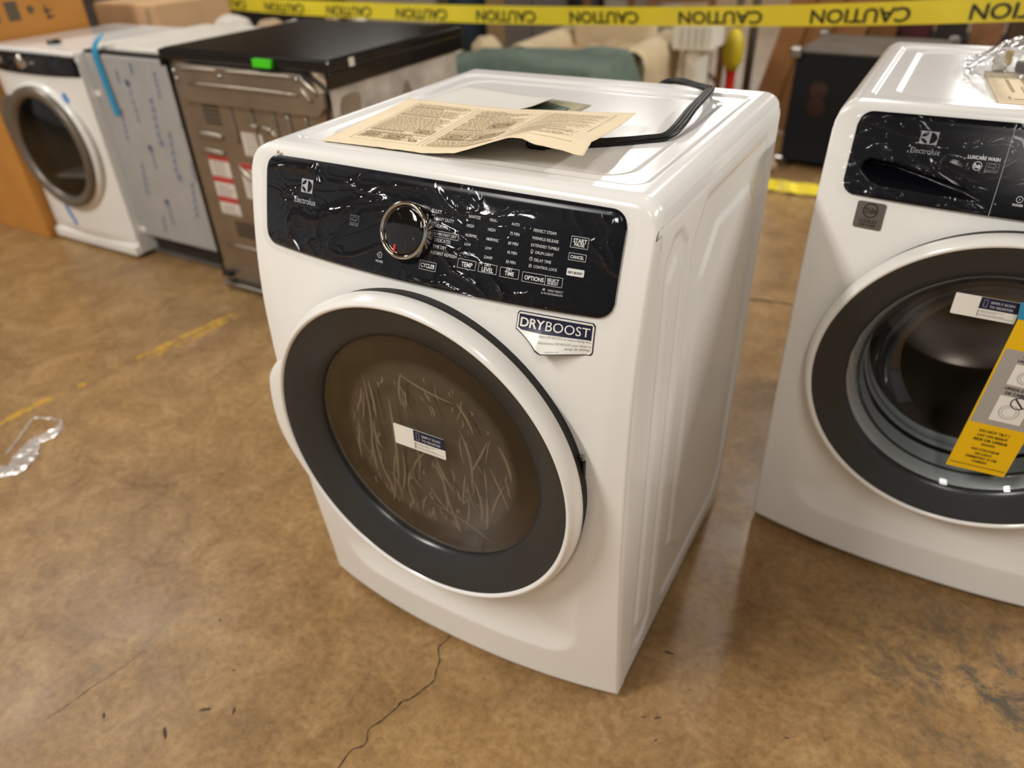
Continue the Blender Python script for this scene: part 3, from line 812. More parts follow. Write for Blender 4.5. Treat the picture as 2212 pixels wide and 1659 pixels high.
for (x, y, w_, h) in ((.20, .15, .07, .09), (.10, .17, .06, .07), (.52, .50, .09, .14), (.41, .27, .09, .10), (.53, .24, .11, .13), (.28, .30, .07, .08)):
    dark.frame(x, y, x+w_, y+h, .0014, 4); 
    pics.rect(x, y, x+w_, y+h, 6); dark.ring(x+w_*.5, y+h*.5, h*.2, h*.26, 14); dark.rect(x+w_*.1, y+h*.15, x+w_*.4, y+h*.2, 2)
dark.ring(.325, .165, .014, .018, 24); dark.line(.315, .150, .335, .180, .003)
pics.rect(.395, .122, .655, .148, 12)
mat('news_tint', 'C9B08A', .8, var=.06)
pics.build('picture_tint', on_sheet(.0005), 'news_tint', ns)['kind'] = 'stuff'
ink.build('body_print', on_sheet(.0006), 'news_ink', ns); dark.build('rules_and_pictures', on_sheet(.0007), 'news_ink_dark', ns)
# curled booklet behind it
bk = empty('booklet', (0, 0, 0), 'white booklet with a curled page showing a green inside, behind the tan sheet', 'booklet')
def cover(s, t):
    x = -.255+.305*s+.015*t*(1-s); y = .325+.012*s+(.150-.062*s)*t
    return (x, y, .9658)
solid_sheet('back_cover', cover, 10, 8, 'olive', bk, .0012)
def page(s, t):
    x = -.258+.262*s+.015*t*(1-s); y = .322+.010*s+(.153-.060*s)*t
    c = max(0, s-.62)/.38; return (x-.012*c*c, y, .9672+.016*c*c*(1-.25*t))
solid_sheet('curled_page', page, 40, 10, 'paper_white', bk, .0008)
def inner(s, t):
    x, y, z = cover(.72+.20*s, .05+.7*t*(1-.3*s)); return (x, y, z+.0012)
solid_sheet('green_picture', inner, 6, 4, 'leaf_green', bk, .0004)
def inner2(s, t):
    x, y, z = cover(.70+.16*s, .0+.16*t); return (x, y, z+.0016)
solid_sheet('yellow_strip', inner2, 6, 2, 'leaf_yellow', bk, .0004)
# power cord: three flat-ribbed conductors
pc = empty('power_cord', (.2, .4, .97), 'black ribbed power cord looping over the dryer top', 'cord')
path = [(.06, .650, .90), (.09, .650, .955), (.130, .643, .972), (.178, .614, .972), (.206, .594, .973), (.222, .565, .978), (.236, .500, .985), (.247, .385, .984), (.2525, .310, .977), (.247, .270, .9705), (.222, .246, .9690), (.190, .218, .9690), (.150, .190, .9690), (.115, .170, .9690), (.095, .160, .9690)]
sp = spline(path, 90)
for k in range(3):
    pts = []
    for i, p_ in enumerate(sp):
        t = (sp[min(i+1, 90)]-sp[max(i-1, 0)]).normalized(); s_ = Vector((-t.y, t.x, 0)); 
        if s_.length > 1e-3: s_.normalize()
        tw = .0062*(k-1); tl = .5*math.sin(i/90*5)
        pts.append(p_+s_*tw*math.cos(tl)+Vector((0, 0, 1))*tw*math.sin(tl)*.5-pc.location)
    tube('conductor', pts, .0040, 'black_rubber', pc, 8)
pl = box('plug', .070, .104, .142, .178, .9645, .9905, 'black_plastic', None, .005); pl.parent = pc; pl.matrix_parent_inverse = Matrix.Translation(-pc.location)

# ------------------------------------------------------------------ the washer on the right
WX, WY = .785, .612
wa = empty('washing_machine', (WX, WY, 0), 'white front-load washer with glass door and yellow warning tag, right of the dryer', 'washing machine')
for ch in list(dr.children):
    if ch.name.split('.')[0] in ('cabinet', 'foot', 'front_panel', 'top_panel', 'side_panel'):
        c = ch.copy(); col.objects.link(c); c.parent = wa
        for g in ch.children:
            if g.name.split('.')[0] in ('door_opening', 'corner_fill'):
                g2 = g.copy(); col.objects.link(g2); g2.parent = c
        if ch.name.startswith('front_panel'): wfp = c
def scoop(x, z):
    up = lerp_tab([(-.281, .868), (-.2790, .884), (-.270, .8885), (-.227, .886), (-.174, .876), (-.116, .862), (-.092, .846)], x)
    lo = lerp_tab([(-.281, .868), (-.2754, .862), (-.262, .8515), (-.24, .847), (-.092, .8455)], x)
    if x < -.281 or x > -.092 or up <= lo: return 0
    d = min(up-z, z-lo)
    if d <= 0: return 0
    return .004*sstep(0, .003, d)+.030*sstep(.0, .016, up-z)*sstep(0, .030, z-lo)
wcp = control_panel(wa, scoop)
word(wcp, 'LUXCARE WASH', -.1055, .9072, .0456, True); word(wcp, 'POWER', -.0411, .8479, .0144, True)
icon(wcp, ('ring', -.0410, .8562, .0040, .0047), ('line', -.0410, .8545, -.0410, .8580, .0007))
icon(wcp, ('ring', -.1116, .8955, .0058, .0065), ('text', 'he', -.1116, .8957, .0088, True))
p, q = Print(), Print(); emblem(p, q, -.2040, .9180, -.1775, .9370); p.text('Electrolux', -.1910, .9080, .0440, hs=1.1)
p.build('brand_mark', conform(PO), 'print_grey', wcp); q.build('brand_mark_shapes', conform(PO+.0004), 'panel_navy', wcp)
st = Print(); star_box(st, -.1000, .8885, -.0815, .9015); st.build('efficiency_mark', conform(PO), 'print_grey', wcp)
sm = Print()
for k in range(12):
    z0 = PZ0+(PZ1-PZ0)*k/12; z1 = PZ0+(PZ1-PZ0)*(k+1)/12; xa = -.0757; sm.rect(xa-.0006, z0, xa+.0006, z1)
sm.build('drawer_seam', conform(.0050), 'print_grey', wcp)
wrinkled(wcp, seed=7.7, amp=.0048, lo=.7, skip=lambda x, z: scoop(x, z) > .0005)
# badge under the drawer
bp_ = Print(); bp_.rrect(-.2725, .7730, -.2255, .8180, .004); bo = bp_.build('cold_badge', lambda a, b: (a, fsurf(a, b)-.0022, b), 'tide_plate', wfp)
bk2 = Print(); bk2.ring(-.2490, .8040, .0105, .0125); bk2.text('Tide', -.2490, .8040, .0200, True, rot=.12, hs=1.2); bk2.text('COLD', -.2490, .7858, .0285, True, height=.0058); bk2.text('CERTIFIED', -.2490, .7790, .0285, True, height=.0034)
bk2.build('badge_lettering', lambda a, b: (a, fsurf(a, b)-.0027, b), 'print_black', bo)
wd = door(wa, ring=.281, glass_r=.222, zc=.519, gy=-.104, hs=-1)
wz = .519
lathe('door_inner_ring', [(.2215, -.101), (.214, -.094), (.205, -.070), (.198, -.040)], 'gasket', wd, wz, 96)
lathe('glass_bowl', [(.2215, -.1035), (.216, -.0985), (.205, -.088), (.196, -.066), (.188, -.03), (.17, .01), (.12, .035), (.05, .045), (.0005, .047)], 'washer_glass', wd, wz, 96)
gk = lathe('gasket', [(.222, -.066), (.218, -.044), (.205, -.02), (.196, -.012), (.194, .0), (.204, .008), (.206, .02), (.196, .03)], 'gasket', wa, wz, 96)
dm = lathe('drum', [(.196, .028), (.205, .034), (.238, .045), (.242, .06), (.242, .40), (.235, .415), (.10, .42), (.0005, .425)], 'drum_steel', wa, wz, 96)
for k in range(3):
    a = math.radians(75+120*k); vs, fs = [], []; N = 12
    for i in range(N+1):
        y = .08+.30*i/N; h = .055*math.sin(PI*i/N)**.4; b = .036
        for da, rr_ in ((-b/.24, .241), (-.4*b/.24, .241-h), (.4*b/.24, .241-h), (b/.24, .241)):
            vs.append((rr_*math.cos(a+da), y, wz+rr_*math.sin(a+da)))
    for i in range(N):
        for j in range(3): fs.append((i*4+j, i*4+j+1, i*4+j+5, i*4+j+4))
    mk('drum_lifter', vs, fs, 'drum_steel', dm)
scan_sticker(wd, -.0860, .6650, .0085, .7040, lambda a, b: -.1175)
# yellow tag taped over the window
tg = empty('warning_tag', (WX, WY, 0), 'yellow and grey do-not-tilt warning tag taped across the washer window', 'tag')
tl_, tr_, bl_, br_ = (.0100, .694), (.1030, .690), (-.0124, .3677), (.0806, .3719)
def tag_fn(off, bow=.006):
    def f(a, b):   # a across 0..1, b up 0..1
        x = (bl_[0]+(br_[0]-bl_[0])*a)*(1-b)+(tl_[0]+(tr_[0]-tl_[0])*a)*b
        z = (bl_[1]+(br_[1]-bl_[1])*a)*(1-b)+(tl_[1]+(tr_[1]-tl_[1])*a)*b
        return (x, -.1335-off-bow*math.sin(PI*b)*.5, z)
    return f
def tag_piece(name, a0, b0, a1, b1, off, m, par):
    f = tag_fn(off); return grid(name, lin_sp(a0, a1, 6), lin_sp(b0, b1, 24), lambda a, b: f(a, b), m, par)
solid = tag_piece('tag_card', 0, 0, 1, 1, 0, 'tag_yellow', tg)
tag_piece('grey_panel', .035, .33, .965, .80, .0005, 'tag_grey', tg)
tag_piece('lower_picture', .29, .365, .80, .53, .0010, 'sticker_white', tg)
tag_piece('upper_picture', .29, .60, .80, .725, .0010, 'sticker_white', tg)
AS = .093/.325
def ttext(s_, a, b, wd_, bold=True):
    tp = Print(); vs2, fs2, asp = text_raw(s_, bold)
    tp.v = [(a+u*wd_, b+v*wd_*AS*1.05) for (u, v) in vs2]; tp.f = list(fs2)
    tp.build('text_line', tag_fn(.0014), 'print_black', tg)
for k, s_ in enumerate(('DO NOT TILT /', 'LAY ON RIGHT', 'SIDE OR UPSIDE', 'DOWN')): ttext(s_, .50, .285-.030*k, (.50, .50, .56, .22)[k])
for k, s_ in enumerate(('NO COLOQUE', 'DE LADO', 'DERECHO O DE', 'CABEZA')): ttext(s_, .50, .155-.028*k, (.46, .28, .52, .26)[k])
for k, s_ in enumerate(('UPSIDE DOWN', 'DE CABEZA')): ttext(s_, .55, .578-.028*k, (.50, .42)[k])
for k, s_ in enumerate(('RIGHT SIDE', 'LADO DERECHO')): ttext(s_, .55, .775-.028*k, (.42, .52)[k])
for b0_, a0_ in ((.035, .03), (.93, .2)):
    tp = Print(); tp.rect(a0_, b0_, .97, b0_+.0035); tp.build('rule', tag_fn(.0014), 'print_black', tg)
def oval(tp, cx, cy, r, t, n=28):
    for k in range(n):
        a = 2*PI*k/n; c = 2*PI*(k+1)/n
        tp.poly([(cx+q_*math.cos(w_), cy+q_*math.sin(w_)*AS) for q_, w_ in ((r, a), (r+t, a), (r+t, c), (r, c))])
for zz in (.50, .695):
    tp = Print(); oval(tp, .62, zz, .115, .020); tp.line(.54, zz+.025, .70, zz-.025, .012); tp.build('no_sign', tag_fn(.0016), 'print_black', tg)
for zz, r in ((.435, .15), (.655, .13)):
    tp = Print(); oval(tp, .54, zz, r, .012); oval(tp, .54, zz, r*.72, .008); tp.build('door_drawing', tag_fn(.0013), 'print_grey', tg)
bt_ = grid('tape_strip', lin_sp(0, 1, 6), lin_sp(0, 1, 6), lambda a, b: (.008+.09*a-.004*b, -.1345-.0005*math.sin(9*a), .683+.030*b), 'blue_tape', tg)
# items on the washer top
pb = empty('parts_bag', (WX, WY, 0), 'clear crumpled plastic parts bag with white fittings on the washer top', 'bag')
def bag(s, t):
    x = -.165+.22*s-.01*t; y = .265+.20*t
    e = min(s, 1-s, t, 1-t); h = .046*sstep(0, .35, e)+.012*abs(noise.noise(Vector((s*7, t*7, 2))))+.006*abs(noise.noise(Vector((s*19, t*17, 5))))
    x += .014*noise.noise(Vector((s*4, t*5, 8))); y += .014*noise.noise(Vector((s*5, t*4, 3)))
    return (x, y, .9695+h)
grid('bag_skin', lin_sp(0, 1, 60), lin_sp(0, 1, 60), bag, 'bag_film', pb)
for k in range(14):
    x = -.125+rr.random()*.14; y = .31+rr.random()*.10; r = rr.uniform(.008, .014)
    b_ = lathe('hose_fitting', [(0.0, 0), (r, 0), (r, .010), (r*.7, .012), (r*.7, .024), (.0, .024)], 'leaf_yellow' if k < 2 else 'sticker_white', pb, axis='Z', seg=12)
    b_.location = (x, y, .972); b_.rotation_euler = (rr.uniform(-.8, .8), rr.uniform(-.8, .8), 0)
box('black_clip', -.085, -.03, .330, .350, .970, .988, 'black_plastic', pb, .003)
wsh = empty('energy_guide_sheet', (WX, WY, 0), 'tan printed booklet lying on the washer top beside the plastic bag', 'booklet')
def wsheet(s, t): return (.116+.25*s+(-.010)*t+.0*s, .115+.16*t, .9702+.0*s)
solid_sheet('sheet', lambda s, t: (-.104-.030*t+.26*s, .072+.262*t+.004*s, .9695), 8, 6, 'newsprint', wsh, .0035)
def on_ws(a, b): return (-.104-.030*b+.26*a, .072+.262*b+.004*a, .9700)
for a0, b0, a1, b1 in ((.22, .16, .30, .42), (.36, .16, .44, .42), (.52, .16, .60, .42), (.20, .55, .95, .80), (.10, .30, .12, .70)):
    wi = Print(); wi.rect(a0, b0, a1, b1, 3); wi.build('printed_block', on_ws, 'news_ink', wsh)
wi = Print(); wi.frame(.17, .10, .97, .48, .008, 4); wi.build('printed_frame', on_ws, 'news_ink', wsh)
wi = Print(); wi.rect(.06, .08, .075, .15); wi.rect(.09, .08, .15, .095); wi.build('corner_mark', on_ws, 'news_ink', wsh)

# ------------------------------------------------------------------ compact dryer far left
LX, LY, LW, LH = -2.645, .95, .30, .845
ld = empty('compact_dryer', (LX, LY, 0), 'compact white front-loader with bronze door ring beside the cardboard box', 'dryer')
vs, fs = [], []
def lfront(x, z):
    return -.028*(1-abs(x/LW)**2.4)*(1 if z > .1 else .5+.5*z/.1)+.012*sstep(.10, 0, z)
def lf_keep(x, z): return math.hypot(x-.0, z-.46) > .235
grid('front_panel', lin_sp(-LW, LW, 60), lin_sp(.02, .752, 74), lambda x, z: (x, lfront(x, z), z), 'white_enamel', ld, keep=lf_keep)
bm = bmesh.new(); add_box(bm, -LW, LW, .58, .60, .02, .828); add_box(bm, -LW, LW, .002, .58, .02, .04)
for sx in (-1, 1): add_box(bm, sx*(LW-.008)-.008, sx*(LW-.008)+.008, .002, .58, .04, .828)
from_bm('cabinet', bm, 'white_side', ld)
box('top_panel', -LW, LW-.001, -.012, .61, .826, LH, 'white_top', ld, .007, 3)
lp = grid('control_panel', lin_sp(-LW+.004, LW-.004, 30), lin_sp(.757, .830, 8), lambda x, z: (x, -.034*(1-abs(x/LW)**2.4)-.004+(.012*sstep(.757, .838, z)), z), 'panel_navy', ld)
for (x, z, r) in ((-.02, .80, .026), (-.16, .80, .012), (.02, .79, .006), (.07, .80, .006)):
    k_ = lathe('dial', [(r, -.03), (r*.98, -.045), (r*.8, -.049), (.0005, -.05)], 'chrome' if r > .02 else 'steel', ld, z, 24); k_.location.x = x
wr = grid('panel_film', lin_sp(-.28, .29, 70), lin_sp(.758, .832, 14), lambda x, z: (x, -.034*(1-abs(x/LW)**2.4)-.012-.005*ridge(Vector((x, z*1.5, 3)), 16), z), 'wrinkled_film', ld)
lathe('white_door_rim', [(.234, -.005), (.262, -.020), (.266, -.030), (.258, -.042), (.250, -.045)], 'white_plastic', ld, .46, 72)
lr = lathe('door_ring', [(.252, -.046), (.250, -.062), (.238, -.070), (.218, -.066), (.207, -.056), (.204, -.045)], 'ring_bronze', ld, .46, 72)
lathe('door_glass', [(.206, -.050), (.15, -.062), (.08, -.068), (.0005, -.07)], 'dark_glass', lr, .46, 64)
lathe('door_drum', [(.204, -.04), (.206, .02), (.21, .25), (.15, .27), (.0005, .275)], 'dark_cavity', lr, .46, 64)
box('drum_paddle', -.15, .17, .0, .14, .315, .335, 'gasket', lr, .006, mtx=Matrix.Rotation(-.12, 4, 'Y'))
vs, fs = [], []; N = 24
for i in range(N+1):
    a = math.radians(128+52*i/N); b = .055*math.sin(PI*i/N)**.7
    for r, y in ((.250, -.052), (.256+b*.5, -.062), (.258+b, -.055), (.255+b*.6, -.040)): vs.append((r*math.cos(a), y, .46+r*math.sin(a)))
for i in range(N):
    for k in range(3): fs.append((i*4+k, i*4+k+1, i*4+k+5, i*4+k+4))
mk('door_handle', vs, fs, 'ring_bronze', lr)
box('base_lip', -LW+.004, LW-.004, -.020, .01, .012, .055, 'white_enamel', ld, .006)
for sx in (-1, 1):
    for y in (.06, .55): f = lathe('foot', [(0, 0), (.02, 0), (.02, .012), (.012, .02)], 'black_rubber', ld, axis='Z', seg=14); f.location = (sx*.25, y, 0)
def flat_tape(name, x0, z0, x1, z1, yfn, wdt, m, par):
    d = Vector((x1-x0, z1-z0)); nrm = Vector((-d.y, d.x)).normalized()*wdt/2; vs, fs = [], []
    for i in range(11):
        t = i/10
        for s_ in (-1, 1):
            x = x0+d.x*t+nrm.x*s_; z = z0+d.y*t+nrm.y*s_; vs.append((x, yfn(x, z), z))
    for i in range(10): fs.append((2*i, 2*i+1, 2*i+3, 2*i+2))
    return mk(name, vs, fs, m, par)
flat_tape('tape_tab', .170, .690, .182, .655, lambda x, z: lfront(x, z)-.002, .024, 'blue_tape_bright', ld)
flat_tape('tape_strip', -.115, .190, -.075, .105, lambda x, z: lfront(x, z)-.002, .024, 'blue_tape_bright', ld)
mg = tag(lathe('black_cap', [(0, 0), (.026, 0), (.028, .006), (.024, .014), (.0, .015)], 'black_plastic', None, axis='Z', seg=20), 'small black cap lying on top of the compact dryer', 'cap'); mg.location = (-2.64, 1.06, LH)

# tall cardboard box left of it
cb = empty('cardboard_box', (-3.30, 1.18, 0), 'tall brown cardboard box at the far left edge beside the compact dryer', 'box')
box('carton', -.34, .335, -.275, .265, 0, 1.32, 'cardboard', cb, .004)
bf = lambda a, b: (.3358, a, b)
pr = Print(); pr.rect(-.09, .910, -.035, .985); pr.build('square_mark', bf, 'news_ink_dark', cb)
for a, b in ((-.14, .925), (.015, .945)): pr = Print(); pr.disc(a, b, .016); pr.build('dot_mark', bf, 'news_ink_dark', cb)
pr = Print(); pr.rect(-.125, 1.005, -.005, 1.012); pr.build('line_mark', bf, 'news_ink', cb)
pr = Print()
for a in ((.07, 1.10, .10, 1.02, .014), (.10, 1.02, .06, .985, .012), (.06, .985, .11, .99, .012), (.08, .955, .09, .90, .012), (.07, .93, .11, .935, .008), (.075, .905, .115, .91, .008)): pr.line(*a)
o = pr.build('handwriting', bf, 'news_ink_dark', cb); o['kind'] = 'stuff'
box('tape_seam', .3345, .3362, -.275, .265, 1.25, 1.30, 'cardboard_pale', cb)
cb2 = empty('pale_carton', (-3.14, 1.92, 0), 'pale carton standing behind the compact dryer', 'box')
box('carton', -.245, .245, -.15, .3, 0, .90, 'cardboard_pale', cb2, .004)
box('flap', -.245, .245, -.155, -.15, .70, .89, 'cardboard_pale', cb2)
box('printed_stripe', .16, .18, -.158, -.154, .80, .88, 'news_ink', cb2)

# ------------------------------------------------------------------ dishwasher
dw = empty('dishwasher', (-2.075, .985, 0), 'film-wrapped steel dishwasher with blue print and blue tape, beside the compact dryer', 'dishwasher')
DW = .268
box('tub', -DW, DW, .03, .58, .09, .835, 'dw_grey', dw, .004)
box('insulation_top', -DW, DW, .035, .60, .835, .862, 'foam_white', dw, .010, 2)
dor = box('door', -DW, DW, 0, .03, .10, .838, 'dw_grey', dw, .006, 2)
box('control_edge', -DW, DW, .003, .034, .838, .850, 'black_plastic', dw, .003)
box('kick_plate', -DW+.01, DW, .045, .06, .012, .095, 'shelf_dark', dw)
box('base_rail', -DW, DW, .03, .05, .004, .02, 'pole_grey', dw, .002)
for z in (.115, .68): box('hinge_bracket', -DW+.001, -DW+.035, -.006, .004, z, z+.022, 'sticker_white', dw, .002)
pf = Print(); rr = random.Random(5)
for (x, z, l, a, wt) in ((-.05, .60, .16, 88, .010), (.045, .55, .16, 82, .014), (-.03, .42, .10, 88, .012), (.09, .42, .17, 80, .014), (.14, .24, .16, 80, .014), (-.16, .52, .13, 80, .012), (-.14, .30, .14, 80, .014), (-.03, .18, .12, 88, .012), (.12, .70, .10, 85, .012), (-.20, .72, .10, 80, .012), (-.10, .74, .05, 80, .012), (.20, .60, .10, 80, .012), (-.10, .14, .08, 78, .014), (.19, .40, .08, 85, .010), (.0, .78, .04, 88, .014)):
    a = math.radians(a)
    for k in range(5):
        t0 = k/5; x0 = x+math.cos(a)*l*t0; z0 = z+math.sin(a)*l*t0
        pf.line(x0, z0, x0+math.cos(a)*l*.14, z0+math.sin(a)*l*.14, wt)
for (x, z) in ((-.05, .745), (.05, .53), (-.03, .50), (.10, .40), (-.03, .28)): pf.disc(x, z, .014, 14)
mat('film_print', '6F7F9E', .5, var=.1, vscale=30)
pf.build('film_printing', lambda a, b: (a, -.0016, b), 'film_print', dor)
fl_ = grid('door_film', lin_sp(-DW, DW, 40), lin_sp(.10, .836, 40), lambda x, z: (x, -.0030-.0012*ridge(Vector((x, z*.3, 1)), 9), z), 'wrinkled_film', dor)
def dwt(t):
    P = [(-.165, .045, .905), (-.175, .012, .880), (-.185, -.004, .845), (-.183, -.006, .80), (-.176, -.006, .72), (-.165, -.006, .612)]
    return spline(P, 24)
vs, fs = [], []
for i, p_ in enumerate(dwt(0)): 
    wt = .012 if i < 3 else .020
    vs += [(p_.x-wt, p_.y, p_.z), (p_.x+wt, p_.y-.001, p_.z+.004)]
for i in range(24): fs.append((2*i, 2*i+1, 2*i+3, 2*i+2))
mk('tape_strip', vs, fs, 'blue_tape', dw)
for sx in (-1, 1): f = lathe('foot', [(0, 0), (.016, 0), (.016, .06), (.008, .09)], 'black_plastic', dw, axis='Z', seg=12); f.location = (sx*.22, .10, 0)

# ------------------------------------------------------------------ kitchen range seen from behind
rg = empty('kitchen_range', (-1.42, .93, 0), 'kitchen range turned backwards, bare metal back and black glass cooktop', 'stove')
ct = box('cooktop', -.385, .385, -.012, .73, .858, .890, 'black_enamel', rg, .006, 2)
box('cooktop_glass', -.372, .372, .004, .715, .8895, .8935, 'black_glass', ct, .002)
box('side_trim', -.385, -.372, -.014, .73, .835, .858, 'black_enamel', rg, .002)
box('side_panel', -.378, -.366, .0, .70, .05, .858, 'black_enamel', rg, .002)
box('side_skirt', .366, .384, -.010, .725, .812, .858, 'black_enamel', rg, .002)
mat('painted_reflection', 'B5ABA0', .45, metal=.2, var=.35, vscale=7, bump=.4, bscale=25)  # grey-white mottling painted in for reflections on the range's metal side
grid('reflecting_side', lin_sp(.0, .70, 40), lin_sp(.06, .812, 40), lambda y, z: (.368+.012*noise.noise(Vector((y*6, z*6, 1)))*sstep(0, .06, min(y, .70-y, z-.06, .812-z)), y, z), 'painted_reflection', rg)
box('oven_body', -.366, .366, .012, .69, .10, .852, 'galvanized', rg)
def plate(name, pts, y, th, m, par):
    bm = bmesh.new(); a = [bm.verts.new((x, y, z)) for x, z in pts]; b = [bm.verts.new((x, y+th, z)) for x, z in pts]
    bm.faces.new(a); bm.faces.new(b[::-1])
    for k in range(len(pts)): bm.faces.new((a[k], b[k], b[(k+1) % len(pts)], a[(k+1) % len(pts)]))
    bmesh.ops.bevel(bm, geom=list(bm.edges), offset=.003, segments=2, affect='EDGES', profile=.5)
    return from_bm(name, bm, m, par)
back = plate('back_panel', [(-.352, .10), (.335, .10), (.335, .78), (-.352, .78)], -.002, .014, 'galvanized', rg)
uc = plate('upper_back_cover', [(-.31, .728), (.325, .728), (.352, .755), (.352, .80), (.275, .850), (-.285, .850), (-.318, .832), (-.318, .745)], -.024, .024, 'galvanized', rg)
def bead(name, x0, z0, x1, z1, r, y, par, seg=8):
    n = 9; pts = [(x0+(x1-x0)*i/n, y, z0+(z1-z0)*i/n) for i in range(n+1)]
    return tube(name, pts, lambda t: r*(.35+.65*math.sin(PI*max(.03, min(.97, t)))**.35), 'galvanized', par, seg)
bead('bead', -.25, .790, .255, .790, .008, -.025, uc); bead('bead', -.28, .838, -.09, .840, .006, -.026, uc); bead('bead', -.07, .840, .25, .842, .006, -.026, uc)
bead('bead', .28, .838, .34, .80, .010, -.024, uc); bead('bead', .275, .81, .31, .775, .009, -.026, uc)
for (x, z) in ((-.305, .825), (-.30, .80), (-.08, .822), (.262, .835), (.33, .80)):
    s_ = lathe('screw', [(.0, -.006), (.007, -.005), (.009, 0)], 'steel', uc, z, 12); s_.location = (x, -.025, 0)
for x in (-.109, -.007, .095):
    s_ = lathe('dimple', [(.0, -.012), (.009, -.010), (.015, -.003), (.016, 0)], 'galvanized', back, .756, 16); s_.location = (x, -.003, 0)
    bead('rib', x+.01, .73, x+.018, .60, .007, -.004, back)
bead('rib', .17, .72, .175, .58, .010, -.004, back); bead('rib', .25, .72, .25, .60, .008, -.004, back)
bead('rib', -.295, .612, -.165, .612, .015, -.004, back); bead('rib', -.29, .555, -.18, .552, .013, -.004, back)
bead('rib', -.02, .665, .02, .665, .011, -.004, back); bead('rib', .04, .665, .085, .66, .011, -.004, back); bead('rib', .085, .66, .105, .635, .010, -.004, back)
bead('rib', -.12, .515, -.05, .465, .012, -.004, back); bead('rib', -.30, .19, .28, .19, .008, -.004, back)
for k in range(7): box('vent_slot', -.235, -.155, -.004, .0, .655+k*.014, .661+k*.014, 'shelf_dark', back)
for k in range(6): box('vent_slot', -.22, -.08, -.004, .0, .235+k*.011, .240+k*.011, 'shelf_dark', back)
def warning_label(x0, z0, x1, z1, bars, par):
    o = box('warning_label', x0, x1, -.0035, -.0022, z0, z1, 'label_white', par)
    for k, t in enumerate(bars):
        zz = z1-(z1-z0)*t; box('red_band', x0, x1, -.0040, -.0034, zz-.022, zz, 'label_red', o)
    for k in range(int((z1-z0)/.011)):
        zz = z1-.006-k*.011
        if any(-.002 < (z1-(z1-z0)*t)-zz < .026 for t in bars): continue
        box('text_line', x0+.012, x1-.012-.02*rr.random(), -.0039, -.0034, zz-.004, zz, 'label_text', o)
warning_label(-.275, .320, -.170, .545, (0, .36, .70), back)
warning_label(-.115, .400, .01, .530, (0,), back)
warning_label(-.07, .560, .03, .640, (), back)
box('green_sticker', .085, .162, -.0265, -.0120, .862, .886, 'green_sticker', ct)
box('price_tag', .3852, .3862, .085, .11, .862, .887, 'label_white', ct)
box('base_frame', -.36, .36, .0, .03, .03, .10, 'galvanized', rg, .004)
box('anti_tip_bar', -.35, .35, -.03, .0, .012, .03, 'steel', rg, .004)
for sx in (-1, 1):
    for y in (.02, .64):
        f = lathe('leg', [(0, 0), (.02, 0), (.02, .010), (.010, .014), (.010, .055)], 'black_plastic', rg, axis='Z', seg=14); f.location = (sx*.335, y, 0)
box('leg_bracket', -.345, -.30, -.03, .0, .055, .07, 'black_plastic', rg, .003)

# ------------------------------------------------------------------ goods between range and blanket table
gs = empty('glass_shelf_stack', (-1.42, 2.05, 0), 'low grey cart topped with green-edged glass shelves behind the range', 'cart')
box('cart_body', -.35, .42, -.12, .30, .06, .50, 'cabinet_grey', gs, .01)
for k in range(2): box('glass_shelf', -.33+.02*k, .50-.02*k, -.18, .30, .548+.022*k, .556+.022*k, 'glass_green', gs, .002)
for sx in (-.30, .36): box('spacer', sx-.02, sx+.02, -.08, .28, .50, .548, 'foam_white', gs, .004)
for sx in (-.3, .36):
    for y in (-.08, .26):
        c_ = lathe('caster', [(0, 0), (.028, .0), (.03, .03), (.02, .06), (0, .06)], 'black_rubber', gs, axis='Z', seg=12); c_.location = (sx, y, 0)
def lump(name, cx, cy, cz, rx, ry, rz, m, par, sd, nseg=28, flatb=True, amp=.22):
    vs, fs = [], []; n = nseg; mrows = nseg//2
    for j in range(mrows+1):
        ph = PI*j/mrows
        for i in range(n):
            th = 2*PI*i/n; d = Vector((math.sin(ph)*math.cos(th), math.sin(ph)*math.sin(th), math.cos(ph)))
            k = 1+amp*noise.noise(d*1.8+Vector((sd, 0, 0)))+amp*.5*noise.noise(d*4.5+Vector((0, sd, 0)))
            z = d.z*rz*k
            if flatb: z = max(z, -rz*.55)
            vs.append((cx+d.x*rx*k, cy+d.y*ry*k, cz+z))
    for j in range(mrows):
        for i in range(n): a = j*n+i; b = j*n+(i+1) % n; fs.append((a, a+n, b+n, b))
    return mk(name, vs, fs, m, par)
for k, (x, y, z, r, lab) in enumerate(((-1.60, 2.02, .61, .10, 'crumpled white foam wrap on the left end of the glass shelves'), (-1.22, 1.98, .61, .085, 'small crumpled white foam wrap on the right end of the glass shelves'))):
    o = lump('foam_wrap', 0, 0, 0, r*1.5, r, r*.6, 'foam_white', None, k*3.1); o.location = (x, y, .578+r*.33); tag(o, lab, 'packing foam', 'foam wraps on the glass shelves')
tk = empty('storage_chest', (-2.40, 2.05, 0), 'dark storage chest behind the dishwasher with pale bundles on its lid', 'chest')
box('chest_body', -.48, .48, -.18, .22, 0, .70, 'shelf_dark', tk, .008); box('chest_lid', -.49, .49, -.19, .23, .70, .74, 'shelf_dark', tk, .006)
for sx in (-.3, .3): box('latch', sx-.02, sx+.02, -.20, -.188, .66, .72, 'steel', tk, .003)
